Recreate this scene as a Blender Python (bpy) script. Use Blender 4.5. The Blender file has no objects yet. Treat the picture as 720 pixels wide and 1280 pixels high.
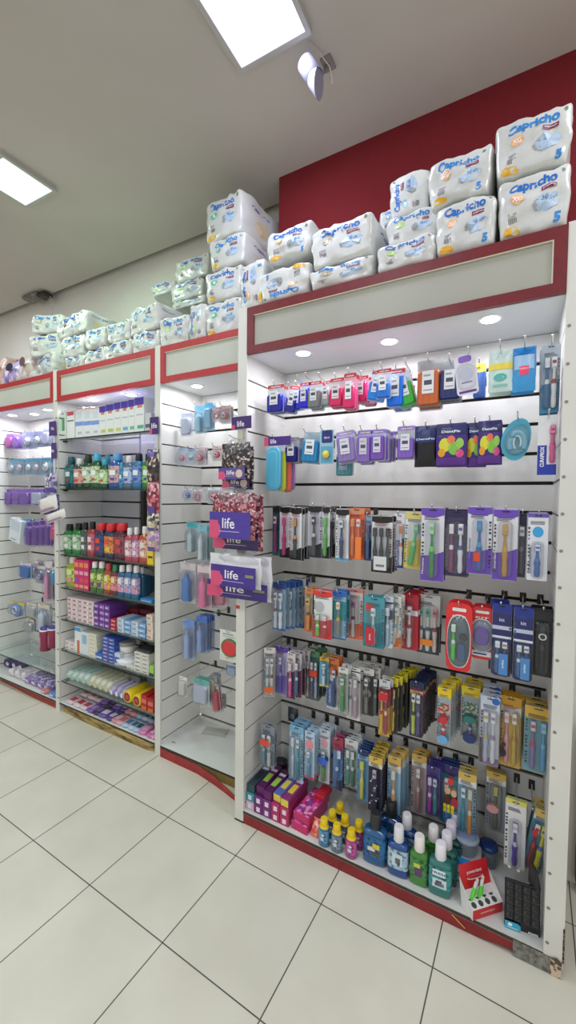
import bpy, math, random
from math import sin, cos, pi, radians
from mathutils import Vector, Matrix, noise
S = bpy.context.scene
COL = S.collection
random.seed(7)
# ---------------------------------------------------------------- camera
F, PITCH, ROLL, YAW, CX, CY, CZ = 518.17, .0360, .0117, .5181, 1.1175, -1.5658, 1.55
_fw = Vector((-sin(YAW)*cos(PITCH), cos(YAW)*cos(PITCH), -sin(PITCH)))
_r = Vector((cos(YAW), sin(YAW), 0)); _u = _r.cross(_fw)
_R = _r*cos(ROLL)+_u*sin(ROLL); _U = -_r*sin(ROLL)+_u*cos(ROLL)
cd = bpy.data.cameras.new('camera'); cam = bpy.data.objects.new('camera', cd); COL.objects.link(cam)
cd.sensor_fit = 'VERTICAL'; cd.sensor_height = 36; cd.lens = F/1280*36; cd.clip_start = .02
_m = Matrix((_R, _U, -_fw)).transposed().to_4x4(); _m.translation = (CX, CY, CZ)
cam.matrix_world = _m; S.camera = cam
# ---------------------------------------------------------------- world, exposure
S.view_settings.view_transform = 'Standard'; S.view_settings.look = 'None'
S.view_settings.exposure = 0.28; S.view_settings.gamma = 1; S.view_settings.use_curve_mapping = False
W = bpy.data.worlds.new('world'); S.world = W; W.use_nodes = True
W.node_tree.nodes['Background'].inputs[0].default_value = (1, .985, .95, 1)
W.node_tree.nodes['Background'].inputs[1].default_value = .62
S.cycles.use_denoising = True; S.cycles.max_bounces = 8; S.cycles.transparent_max_bounces = 24
S.cycles.caustics_reflective = False; S.cycles.caustics_refractive = False; S.cycles.sample_clamp_indirect = 4
PANEL_W, SPOT_W = 9.5, 1.35      # watts of a ceiling panel and of a canopy downlight
# ---------------------------------------------------------------- measuring helpers
def ray(u, v):
    return _fw + _R*((u-360)/F) - _U*((v-640)/F)
C0 = Vector((CX, CY, CZ))
def aty(u, v, y):
    d = ray(u, v); return C0 + d*((y-CY)/d.y)
def atz(u, v, z):
    d = ray(u, v); return C0 + d*((z-CZ)/d.z)
# ---------------------------------------------------------------- materials
def lin(h):
    if not isinstance(h, str): return tuple(h)+(1,)
    h = h.lstrip('#')
    if len(h) == 3: h = ''.join(c*2 for c in h)
    c = [int(h[i:i+2], 16)/255 for i in (0, 2, 4)]
    return tuple(x/12.92 if x <= .04045 else ((x+.055)/1.055)**2.4 for x in c)+(1,)
_mats = {}
def M(color, rough=.45, metal=0., alpha=1., emit=0., coat=0., bump=0., bscale=60., trans=0.):
    k = (color, rough, metal, alpha, emit, coat, bump, bscale, trans)
    if k in _mats: return _mats[k]
    m = bpy.data.materials.new('surface'); m.use_nodes = True
    b = m.node_tree.nodes['Principled BSDF']
    b.inputs['Base Color'].default_value = lin(color); b.inputs['Roughness'].default_value = rough
    b.inputs['Metallic'].default_value = metal; b.inputs['Alpha'].default_value = alpha
    b.inputs['Coat Weight'].default_value = coat; b.inputs['Transmission Weight'].default_value = trans
    if emit:
        b.inputs['Emission Color'].default_value = lin(color); b.inputs['Emission Strength'].default_value = emit
    if bump:
        nt = m.node_tree; tc = nt.nodes.new('ShaderNodeTexCoord'); n = nt.nodes.new('ShaderNodeTexNoise')
        n.inputs['Scale'].default_value = bscale; n.inputs['Detail'].default_value = 3
        bp = nt.nodes.new('ShaderNodeBump'); bp.inputs['Strength'].default_value = bump; bp.inputs['Distance'].default_value = .01
        nt.links.new(tc.outputs['Object'], n.inputs['Vector']); nt.links.new(n.outputs['Fac'], bp.inputs['Height'])
        nt.links.new(bp.outputs['Normal'], b.inputs['Normal'])
    _mats[k] = m; return m
def clear(tint='#f4f8fb', a=.22):
    if a > .36: return M(tint, .12, 0, a)
    k = ('clear', tint, a)
    if k in _mats: return _mats[k]
    m = bpy.data.materials.new('clear plastic'); m.use_nodes = True; nt = m.node_tree; L = nt.links
    nt.nodes.remove(nt.nodes['Principled BSDF']); out = nt.nodes['Material Output']
    t = nt.nodes.new('ShaderNodeBsdfTransparent'); g = nt.nodes.new('ShaderNodeBsdfGlossy'); g.inputs['Roughness'].default_value = .16
    d = nt.nodes.new('ShaderNodeBsdfDiffuse'); d.inputs['Color'].default_value = lin(tint)
    c = lin(tint); t.inputs['Color'].default_value = tuple(.75+.25*x for x in c[:3])+(1,)
    lw = nt.nodes.new('ShaderNodeLayerWeight'); lw.inputs['Blend'].default_value = .35
    mu = nt.nodes.new('ShaderNodeMath'); mu.operation = 'MULTIPLY_ADD'; mu.inputs[1].default_value = .38; mu.inputs[2].default_value = .02; L.new(lw.outputs['Fresnel'], mu.inputs[0])
    a1 = nt.nodes.new('ShaderNodeMixShader'); a1.inputs[0].default_value = a*.16; L.new(t.outputs[0], a1.inputs[1]); L.new(d.outputs[0], a1.inputs[2])
    a2 = nt.nodes.new('ShaderNodeMixShader'); L.new(mu.outputs[0], a2.inputs[0]); L.new(a1.outputs[0], a2.inputs[1]); L.new(g.outputs[0], a2.inputs[2]); L.new(a2.outputs[0], out.inputs[0])
    _mats[k] = m; return m
def noisy(c1, c2, scale, rough=.6, detail=4, pos=(.35, .65), bump=0., coord='Object', stretch=(1, 1, 1)):
    k = ('noisy', c1, c2, scale, rough, detail, pos, bump, coord, stretch)
    if k in _mats: return _mats[k]
    m = bpy.data.materials.new('surface'); m.use_nodes = True; nt = m.node_tree; b = nt.nodes['Principled BSDF']
    tc = nt.nodes.new('ShaderNodeTexCoord'); mp = nt.nodes.new('ShaderNodeMapping'); mp.inputs['Scale'].default_value = stretch
    n = nt.nodes.new('ShaderNodeTexNoise'); n.inputs['Scale'].default_value = scale; n.inputs['Detail'].default_value = detail
    r = nt.nodes.new('ShaderNodeValToRGB'); r.color_ramp.elements[0].position, r.color_ramp.elements[1].position = pos
    r.color_ramp.elements[0].color = lin(c1); r.color_ramp.elements[1].color = lin(c2)
    nt.links.new(tc.outputs[coord], mp.inputs[0]); nt.links.new(mp.outputs[0], n.inputs['Vector'])
    nt.links.new(n.outputs['Fac'], r.inputs[0]); nt.links.new(r.outputs[0], b.inputs['Base Color']); b.inputs['Roughness'].default_value = rough
    if bump:
        bp = nt.nodes.new('ShaderNodeBump'); bp.inputs['Strength'].default_value = bump; bp.inputs['Distance'].default_value = .005
        nt.links.new(n.outputs['Fac'], bp.inputs['Height']); nt.links.new(bp.outputs['Normal'], b.inputs['Normal'])
    _mats[k] = m; return m
def speckle(cols, scale, rough=.4, a=1.):
    """crowded print of many colours (patterned fabric or packaging)"""
    k = ('speckle', tuple(cols), scale, rough, a)
    if k in _mats: return _mats[k]
    m = bpy.data.materials.new('surface'); m.use_nodes = True; nt = m.node_tree; b = nt.nodes['Principled BSDF']
    tc = nt.nodes.new('ShaderNodeTexCoord'); v = nt.nodes.new('ShaderNodeTexVoronoi'); v.inputs['Scale'].default_value = scale
    sp = nt.nodes.new('ShaderNodeSeparateColor'); r = nt.nodes.new('ShaderNodeValToRGB'); r.color_ramp.interpolation = 'CONSTANT'
    while len(r.color_ramp.elements) < len(cols): r.color_ramp.elements.new(.5)
    for i, c in enumerate(cols):
        r.color_ramp.elements[i].position = i/len(cols); r.color_ramp.elements[i].color = lin(c)
    nt.links.new(tc.outputs['Object'], v.inputs['Vector']); nt.links.new(v.outputs['Color'], sp.inputs[0])
    nt.links.new(sp.outputs[0], r.inputs[0]); nt.links.new(r.outputs[0], b.inputs['Base Color'])
    b.inputs['Roughness'].default_value = rough; b.inputs['Alpha'].default_value = a
    _mats[k] = m; return m
CHROME = M('#d8dadc', .22, 1.)
# ---------------------------------------------------------------- mesh builder
def _fontmesh(text, bold):
    cu = bpy.data.curves.new('lettering', 'FONT'); cu.body = text; cu.size = 1; cu.align_x = 'CENTER'; cu.align_y = 'CENTER'
    cu.offset = bold; cu.resolution_u = 3
    o = bpy.data.objects.new('lettering', cu); me = bpy.data.meshes.new_from_object(o)
    vs = [v.co.copy() for v in me.vertices]; fs = [tuple(p.vertices) for p in me.polygons]
    bpy.data.objects.remove(o); bpy.data.meshes.remove(me); bpy.data.curves.remove(cu)
    if vs:
        xs = [v.x for v in vs]; ys = [v.y for v in vs]
        return vs, fs, (min(xs), max(xs), min(ys), max(ys))
    return vs, fs, (0, 1, 0, 1)
_fm = {}
class MB:
    def __init__(s): s.v = []; s.f = []; s.mi = []; s.ms = []; s.sm = []
    def slot(s, m):
        if m not in s.ms: s.ms.append(m)
        return s.ms.index(m)
    def add(s, vs, fs, m, smooth=False):
        o = len(s.v); i = s.slot(m); s.v += [tuple(v) for v in vs]
        for f in fs: s.f.append(tuple(a+o for a in f)); s.mi.append(i); s.sm.append(smooth)
    def box(s, x0, x1, y0, y1, z0, z1, m, b=0.):
        if b:   # chamfered in plan and section
            s.rbox(x0, x1, y0, y1, z0, z1, m, b); return
        vs = [(x, y, z) for z in (z0, z1) for y in (y0, y1) for x in (x0, x1)]
        s.add(vs, [(0, 2, 3, 1), (4, 5, 7, 6), (0, 1, 5, 4), (2, 6, 7, 3), (0, 4, 6, 2), (1, 3, 7, 5)], m)
    def rbox(s, x0, x1, y0, y1, z0, z1, m, b, smooth=False):
        def ring(i, z):
            a0, a1, c0, c1 = x0+i, x1-i, y0+i, y1-i
            k = b
            return [(a0+k, c0, z), (a1-k, c0, z), (a1, c0+k, z), (a1, c1-k, z), (a1-k, c1, z), (a0+k, c1, z), (a0, c1-k, z), (a0, c0+k, z)]
        s.loft([ring(b, z0), ring(0, z0+b), ring(0, z1-b), ring(b, z1)], m, smooth)
    def loft(s, rings, m, smooth=True, cap=True):
        n = len(rings[0]); vs = [p for r in rings for p in r]; fs = []
        for k in range(len(rings)-1):
            for i in range(n):
                j = (i+1) % n; fs.append((k*n+i, k*n+j, (k+1)*n+j, (k+1)*n+i))
        s.add(vs, fs, m, smooth)
        if cap:
            s.add(rings[0], [tuple(reversed(range(n)))], m); s.add(rings[-1], [tuple(range(n))], m)
    def lathe(s, prof, m, n=14, cx=0, cy=0, sx=1, sy=1, smooth=True):
        s.loft([[(cx+r*sx*cos(2*pi*i/n), cy+r*sy*sin(2*pi*i/n), z) for i in range(n)] for r, z in prof], m, smooth)
    def tube(s, pts, r, m, n=6, smooth=True):
        rings = []; pts = [Vector(p) for p in pts]
        rr = r if isinstance(r, (list, tuple)) else [r]*len(pts)
        for k, p in enumerate(pts):
            d = (pts[min(k+1, len(pts)-1)]-pts[max(k-1, 0)]).normalized()
            a = d.cross(Vector((0, 0, 1)) if abs(d.z) < .9 else Vector((1, 0, 0))).normalized(); b = d.cross(a)
            rings.append([p+(a*cos(2*pi*i/n)+b*sin(2*pi*i/n))*rr[k] for i in range(n)])
        s.loft(rings, m, smooth)
    def prism(s, out, y0, y1, m):          # outline in x,z pushed along y
        n = len(out); s.add([(x, y0, z) for x, z in out]+[(x, y1, z) for x, z in out],
            [tuple(range(n)), tuple(reversed(range(n, 2*n)))]+[(i, i+n, (i+1) % n+n, (i+1) % n) for i in range(n)], m)
    def quad(s, x0, x1, z0, z1, y, m): s.add([(x0, y, z0), (x1, y, z0), (x1, y, z1), (x0, y, z1)], [(0, 1, 2, 3)], m)
    def poly(s, pts, y, m): s.add([(x, y, z) for x, z in pts], [tuple(range(len(pts)))], m)
    def disc(s, cx, cz, rx, rz, y, m, n=14):
        s.poly([(cx+rx*cos(2*pi*i/n), cz+rz*sin(2*pi*i/n)) for i in range(n)], y, m)
    def text(s, t, cx, cz, h, y, m, w=None, vert=False, flip=False, bold=.02, fn=None):
        """lettering of cap height about h, centred, on the -y face; fn maps (x, z) to a point"""
        k = (t, bold)
        if k not in _fm: _fm[k] = _fontmesh(t, bold)
        vs, fs, (a, b, c, d) = _fm[k]
        kz = h/(d-c); kx = kz if w is None else w/(b-a)
        out = []
        for v in vs:
            x = (v.x-(a+b)/2)*kx; z = (v.y-(c+d)/2)*kz
            if flip: x, z = -x, -z
            if vert: x, z = -z, x
            out.append(fn(cx+x, cz+z) if fn else (cx+x, y, cz+z))
        s.add(out, fs, m)
    def build(s, name, parent=None, loc=None):
        me = bpy.data.meshes.new(name); me.from_pydata(s.v, [], s.f)
        for m in s.ms: me.materials.append(m)
        me.polygons.foreach_set('material_index', s.mi); me.polygons.foreach_set('use_smooth', s.sm); me.update()
        o = bpy.data.objects.new(name, me); COL.objects.link(o)
        if parent: o.parent = parent
        if loc: o.location = loc
        return o
def thing(name, label, cat, loc=(0, 0, 0), rz=0, group=None):
    o = bpy.data.objects.new(name, None); COL.objects.link(o); o.empty_display_size = .02
    o.location = loc; o.rotation_euler = (0, 0, rz); o['label'] = label; o['category'] = cat
    if group: o['group'] = group
    return o
def tag(o, label, cat, group=None):
    o['label'] = label; o['category'] = cat
    if group: o['group'] = group
    return o
def structure(o): o['kind'] = 'structure'; return o
def dup(root, loc, rot=None, label=None, group=None):
    r = root.copy(); COL.objects.link(r); r.location = loc
    if rot is not None: r.rotation_euler = rot
    if label: r['label'] = label
    if group: r['group'] = group
    elif 'group' in r: del r['group']
    for ch in list(root.children):
        c = ch.copy(); COL.objects.link(c); c.parent = r
        for g in ch.children:
            d = g.copy(); COL.objects.link(d); d.parent = c
    return r
def rrect(x0, x1, z0, z1, r, n=3):
    r = min(r, (x1-x0)/2.01, (z1-z0)/2.01); out = []
    for cx, cz, a in ((x1-r, z0+r, -90), (x1-r, z1-r, 0), (x0+r, z1-r, 90), (x0+r, z0+r, 180)):
        for i in range(n+1):
            t = radians(a+90*i/n); out.append((cx+r*cos(t), cz+r*sin(t)))
    return out

# ================================================================ THE ROOM
def floor_mat():
    m = bpy.data.materials.new('floor tiles'); m.use_nodes = True; nt = m.node_tree; b = nt.nodes['Principled BSDF']; L = nt.links
    tc = nt.nodes.new('ShaderNodeTexCoord'); mp = nt.nodes.new('ShaderNodeMapping'); mp.vector_type = 'TEXTURE'
    mp.inputs['Location'].default_value = (-1.5706, -.5417, 0); mp.inputs['Rotation'].default_value = (0, 0, -.0179); mp.inputs['Scale'].default_value = (.41, .41, 1)
    L.new(tc.outputs['Object'], mp.inputs[0]); sp = nt.nodes.new('ShaderNodeSeparateXYZ'); L.new(mp.outputs[0], sp.inputs[0])
    def mth(op, a, bb=None):
        n = nt.nodes.new('ShaderNodeMath'); n.operation = op
        for i, x in enumerate((a, bb)):
            if x is None: continue
            if isinstance(x, (int, float)): n.inputs[i].default_value = x
            else: L.new(x, n.inputs[i])
        return n.outputs[0]
    e = []
    for ax in ('X', 'Y'):
        d = mth('ABSOLUTE', mth('SUBTRACT', mth('FRACT', mth('ADD', sp.outputs[ax], .5)), .5)); e.append(mth('LESS_THAN', d, .0052))
    grout = mth('MAXIMUM', *e)
    n = nt.nodes.new('ShaderNodeTexNoise'); n.inputs['Scale'].default_value = 3.2; n.inputs['Detail'].default_value = 5
    L.new(tc.outputs['Object'], n.inputs['Vector'])
    r = nt.nodes.new('ShaderNodeValToRGB'); r.color_ramp.elements[0].position = .3; r.color_ramp.elements[1].position = .7
    r.color_ramp.elements[0].color = lin('#c9c6b6'); r.color_ramp.elements[1].color = lin('#d5d2c3'); L.new(n.outputs['Fac'], r.inputs[0])
    wn = nt.nodes.new('ShaderNodeTexWhiteNoise'); fl = nt.nodes.new('ShaderNodeVectorMath'); fl.operation = 'FLOOR'
    L.new(mp.outputs[0], fl.inputs[0]); L.new(fl.outputs[0], wn.inputs['Vector'])
    hs = nt.nodes.new('ShaderNodeHueSaturation'); L.new(r.outputs[0], hs.inputs['Color']); L.new(mth('ADD', mth('MULTIPLY', wn.outputs['Value'], .06), .97), hs.inputs['Value'])
    mx = nt.nodes.new('ShaderNodeMix'); mx.data_type = 'RGBA'; L.new(grout, mx.inputs['Factor'])
    L.new(hs.outputs[0], mx.inputs['A']); mx.inputs['B'].default_value = lin('#55534d'); L.new(mx.outputs['Result'], b.inputs['Base Color'])
    b.inputs['Roughness'].default_value = .42
    bp = nt.nodes.new('ShaderNodeBump'); bp.inputs['Strength'].default_value = .5; bp.inputs['Distance'].default_value = .002; bp.invert = True
    L.new(grout, bp.inputs['Height']); L.new(bp.outputs['Normal'], b.inputs['Normal'])
    return m
mb = MB(); mb.box(-6.5, 2.6, -4.5, .62, -.05, 0, floor_mat()); structure(mb.build('floor'))
CEILM = noisy('#bfbab2', '#c8c3bb', 1.3, .9, 3)
ZC = 3.3
mb = MB(); mb.box(-6.5, -.1, -4.5, .60, ZC, ZC+.03, CEILM); mb.box(-.1, 2.6, -4.5, .43, ZC, ZC+.03, CEILM); structure(mb.build('ceiling'))
GAPM = M('#6f6c62', .9)
mb = MB(); mb.box(-6.5, -.1, .60, .70, ZC+.05, ZC+.08, GAPM); mb.box(-6.5, -.1, .585, .60, ZC+.03, ZC+.08, GAPM)
structure(mb.build('trim_1'))
WALLM = noisy('#dad7cf', '#e2dfd7', 2, .9, 3)
mb = MB(); mb.box(-6.5, -.1, .66, .92, 0, ZC+.05, WALLM); structure(mb.build('wall_back'))
REDM = noisy('#6f0915', '#7d101c', 240, .85, 3, (.3, .7), .35)
mb = MB(); mb.box(-.1, 2.6, .43, .92, 2.3, ZC+.03, REDM); structure(mb.build('wall_red'))
mb = MB(); mb.box(-.1, 2.6, .43, .92, 0, 2.3, WALLM); structure(mb.build('wall_lower'))
mb = MB(); mb.box(-6.62, -6.5, -4.5, .92, 0, ZC+.13, WALLM); structure(mb.build('wall_left'))

def panel_light(label, cx, cy, s, rz, tint, w):
    t = thing('ceiling_panel_light', label, 'ceiling light', (cx, cy, ZC-.026), rz)
    mb = MB(); fr = M('#b9b7b4', .4)
    for a in (0, 1, 2, 3):
        h = s/2
        if a == 0: mb.box(-h-.018, h+.018, -h-.018, -h, 0, .026, fr)
        if a == 1: mb.box(-h-.018, h+.018, h, h+.018, 0, .026, fr)
        if a == 2: mb.box(-h-.018, -h, -h, h, 0, .026, fr)
        if a == 3: mb.box(h, h+.018, -h, h, 0, .026, fr)
    mb.build('frame', t)
    mb = MB(); mb.box(-s/2, s/2, -s/2, s/2, .003, .02, M(tint, .5, emit=.85)); mb.build('diffuser', t)
    l = bpy.data.lights.new('panel_lamp', 'AREA'); l.shape = 'SQUARE'; l.size = s*.96; l.energy = w; l.color = lin(tint)[:3]
    o = bpy.data.objects.new('panel_lamp', l); COL.objects.link(o); o.parent = t; o.location = (0, 0, -.004)
    return t
panel_light('square white panel light in the ceiling beside the small white detector', .225, -.30, .285, .03, '#e2e8ff', PANEL_W)
panel_light('pale greenish square panel light in the ceiling further down the shop', -1.392, -.27, .262, .03, '#d8ffe4', PANEL_W)
# the shop's further panels, above and behind the photographer
for i, (x, y) in enumerate([(-3.0, -.3), (1.85, -.3), (.22, -1.9), (-1.39, -1.9), (-3.0, -1.9), (1.85, -1.9), (.22, -3.5), (-1.39, -3.5)]):
    panel_light('square white panel light in the ceiling out over the shop floor', x, y, .285, .03, '#f2f6ff', PANEL_W).__setitem__('group', 'ceiling panels over the shop floor')

# small detector on the ceiling
c = atz(410, 78, ZC)
t = thing('motion_detector', 'small white cylindrical motion detector on a bracket under the ceiling', 'detector', (c.x, c.y, ZC))
mb = MB(); mb.box(-.022, .022, -.03, .03, -.008, 0, M('#8d8884', .6)); mb.tube([(0, 0, -.005), (-.012, -.004, -.03), (-.03, -.006, -.045)], .007, M('#77736f', .5)); mb.build('bracket', t)
wh = M('#8e8ca0', .5)
a0 = atz(381, 78, ZC-.055)-c; a1 = atz(401, 108, ZC-.165)-c; d = (a1-a0).normalized(); px = Vector((0, 1, .3)).cross(d).normalized(); pz = d.cross(px)
def ringat(p, r, n=20, shear=0): return [p+(px*cos(2*pi*i/n)+pz*sin(2*pi*i/n))*r+d*(shear*cos(2*pi*i/n)) for i in range(n)]
mb = MB(); mb.loft([ringat(a0, .028), ringat(a0+d*.006, .034), ringat(a0+d*.075, .035), ringat(a0+d*.078, .032), ringat(a0+d*.083, .032), ringat(a0+d*.086, .035), ringat(a1-d*.015, .035, shear=.04)], wh); mb.build('housing', t)
mb = MB(); mb.tube([(-.03, -.11, -.004), (-.012, -.06, -.006), (.0, -.035, -.02), (.012, -.01, -.03), (.012, .02, -.055), (.005, .03, -.06)], .0025, M('#c9c4bd', .6)); mb.build('cable', t)
# broken fitting at the ceiling edge over the far units
c = atz(52, 366, ZC)
t = thing('ceiling_camera', 'small dark broken fitting with hanging wires at the ceiling edge', 'ceiling fitting', (c.x, c.y, ZC))
mb = MB(); mb.rbox(-.22, .0, -.055, .05, -.035, 0, noisy('#8b8680', '#5a544e', 30), .012); mb.build('housing', t)
mb = MB(); mb.rbox(-.02, .09, -.04, .05, -.05, -.012, M('#2c2926', .5), .01); mb.build('lens_cover', t)
for k in range(2):
    mb = MB(); mb.tube([(.05+.03*k, .02, -.03), (.10+.03*k, .03, -.10), (.12+.02*k, .01, -.20), (.10+.05*k, 0, -.27)], .003, M('#d8d6d0', .5)); mb.build('wire', t)

# ================================================================ DISPLAY UNITS
P0, PITCHG = .21, .1172
GR = [P0+PITCHG*n for n in range(-1, 18)]
WHITE = noisy('#d3d3cc', '#dadad4', 5, .5, 2); INNER = M('#e2e2df', .38); GROOVE = M('#2a221d', .8); SIDEGR = M('#4a4740', .7)
REDL = M('#a02329', .35); DKRED = M('#7c1a20', .38)
def planks(mb, axis, pos, a0, a1, z0, z1, back, th, gap, m, mg):
    """slatwall: boards between grooves; axis 'y' = board facing -y at y=pos, axis 'x+' faces +x at x=pos, 'x-' faces -x"""
    edges = [z0]+[g for g in GR if z0+.01 < g < z1-.01]+[z1]
    for i in range(len(edges)-1):
        lo = edges[i]+(gap/2 if i else 0); hi = edges[i+1]-(gap/2 if i < len(edges)-2 else 0)
        if axis == 'y': mb.box(a0, a1, pos, pos+th, lo, hi, m)
        elif axis == 'x+': mb.box(pos-th, pos, a0, a1, lo, hi, m)
        else: mb.box(pos, pos+th, a0, a1, lo, hi, m)
    if axis == 'y': mb.box(a0, a1, pos+th, pos+back, z0, z1, mg)
    elif axis == 'x+': mb.box(pos-back, pos-th, a0, a1, z0, z1, mg)
    else: mb.box(pos+th, pos+back, a0, a1, z0, z1, mg)
def fascia(t, x0, x1, y, z0, z1, red, fw=.038, face=('#b9bbb0', '#c2c4ba')):
    mb = MB(); th = .018
    mb.box(x0, x1, y, y+th, z0, z0+fw*.95, red); mb.box(x0, x1, y, y+th, z1-fw, z1, red)
    mb.box(x0, x0+fw, y, y+th, z0+fw*.95, z1-fw, red); mb.box(x1-fw, x1, y, y+th, z0+fw*.95, z1-fw, red)
    o = mb.build('fascia', t)
    mb = MB(); mb.box(x0+fw, x1-fw, y+.008, y+th, z0+fw*.95, z1-fw, noisy(face[0], face[1], 2, .5, 2))
    lt = M('#cfc8b4', .5); e = .004
    mb.box(x0+fw, x1-fw, y+.001, y+.008, z1-fw-e, z1-fw, lt); mb.box(x1-fw-e, x1-fw, y+.001, y+.008, z0+fw*.95, z1-fw-e, lt)
    mb.build('sign_panel', o)
def downlight(t, x, y, z, w, tint='#f4f6ff'):
    mb = MB(); mb.lathe([(.040, z-.004), (.042, z-.002), (.042, z+.001)], M('#e8e8e8', .4), 20, x, y); o = mb.build('downlight', t)
    mb = MB(); mb.lathe([(.028, z-.0062), (.031, z-.0045), (.031, z-.001)], M(tint, .4, emit=9), 18, x, y); mb.build('lens', o)
    l = bpy.data.lights.new('spot_lamp', 'AREA'); l.shape = 'DISK'; l.size = .06; l.energy = w; l.color = lin(tint)[:3]
    q = bpy.data.objects.new('spot_lamp', l); COL.objects.link(q); q.parent = o; q.location = (x, y, z-.010)
def screws(mb, x, y, zs, m):
    for z in zs: mb.add([(x+.0055*cos(2*pi*i/8), y, z+.0055*sin(2*pi*i/8)) for i in range(8)], [tuple(range(8))], m)

Z0F, Z1F, DECK = 2.197, 2.405, .065
XR = 1.2125
# --- the large unit
t = thing('display_unit', 'tall white slatwall display unit with dark red trim holding rows of toothbrushes', 'display unit', (.6, .2, 0))
t.location = (0, 0, 0)
mb = MB(); planks(mb, 'x+', 0, .012, .35, DECK, Z0F, .028, .014, .008, INNER, SIDEGR); mb.box(-.05, -.028, .012, .52, 0, 2.41, WHITE)
mb.box(-.05, 0, 0, .012, 0, 2.41, WHITE); mb.box(-.028, 0, .012, .35, 0, DECK, WHITE); mb.box(-.028, 0, .012, .35, Z0F, 2.41, WHITE)
mb.box(-.05, .002, -.001, .004, 0, .008, M('#3a332c', .8)); mb.build('side_panel', t)
mb = MB(); planks(mb, 'x-', XR, .012, .35, DECK, Z0F, .028, .014, .008, INNER, SIDEGR); mb.box(XR+.028, XR+.056, .012, .40, .055, 2.41, WHITE)
mb.box(XR, XR+.056, 0, .012, .055, 2.41, WHITE); mb.box(XR, XR+.056, .012, .35, Z0F, 2.41, WHITE); mb.box(XR, XR+.056, .012, .35, .02, DECK, WHITE)
screws(mb, XR+.010, -.0006, [.10+.1172*k for k in range(18)], M('#8f8b82', .35, .6))
mb.box(XR+.052, XR+.0575, -.001, .3, .055, .17, noisy('#7c6f5c', '#2f2a25', 90, .9, 3, (.45, .55))); mb.build('side_panel', t)
mb = MB(); planks(mb, 'y', .35, 0, XR, DECK, Z0F+.03, .03, .012, .014, INNER, GROOVE); mb.build('back_panel', t)
mb = MB(); mb.box(0, XR, .012, .38, Z0F+.0, 2.395, M('#dfe1e2', .5)); mb.box(0, XR, .38, .428, 2.377, 2.395, M('#dfe1e2', .5)); cn = mb.build('canopy', t)
mb = MB(); mb.box(0, XR, .0, .35, DECK-.018, DECK, noisy('#c5c7c2', '#d6d7d2', 6, .4, 4)); mb.box(0, XR, -.0015, 0, DECK-.016, DECK-.004, M('#3b352f', .7)); mb.build('deck', t)
mb = MB()
pts = [(0, 0), (.55, 0), (.9, 0), (1.02, .003), (1.08, .012), (1.13, .018), (1.14, .019)]
for (xa, za), (xb, zb) in zip(pts, pts[1:]):
    mb.add([(xa, .001, za), (xb, .001, zb), (xb, .001, .049), (xa, .001, .049), (xa, .015, za), (xb, .015, zb), (xb, .015, .049), (xa, .015, .049)],
           [(0, 1, 2, 3), (7, 6, 5, 4), (0, 4, 5, 1)], noisy('#7c191f', '#8c2025', 14, .38, 4))
mb.build('kick_board', t)
mb = MB(); gm = noisy('#8a8a82', '#55534d', 60, .7, 5); mb.box(1.125, 1.232, -.003, .012, .004, .058, gm)
mb.add([(1.232, -.004, -.0+.001), (1.262, -.004, .001), (1.264, -.004, .055), (1.25, -.004, .066), (1.232, -.004, .058), (1.232, .03, .001), (1.262, .03, .001), (1.264, .03, .055)],
       [(0, 1, 2, 3, 4), (1, 6, 7, 2)], noisy('#cbb6a0', '#5a4a3c', 40, .9, 4, (.48, .52)))
mb.box(1.125, 1.264, .013, .3, 0, .05, M('#4a3f35', .9)); mb.build('worn_corner', t)
fascia(t, 0, XR, -.002, Z0F, Z1F, noisy('#680f18', '#72131b', 30, .4, 2), .037, ('#a2a297', '#acaca1'))
for x, y in ((.237, .10), (.615, .14), (.992, .10)): downlight(t, x, y, Z0F, SPOT_W, '#faf8ff')
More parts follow.
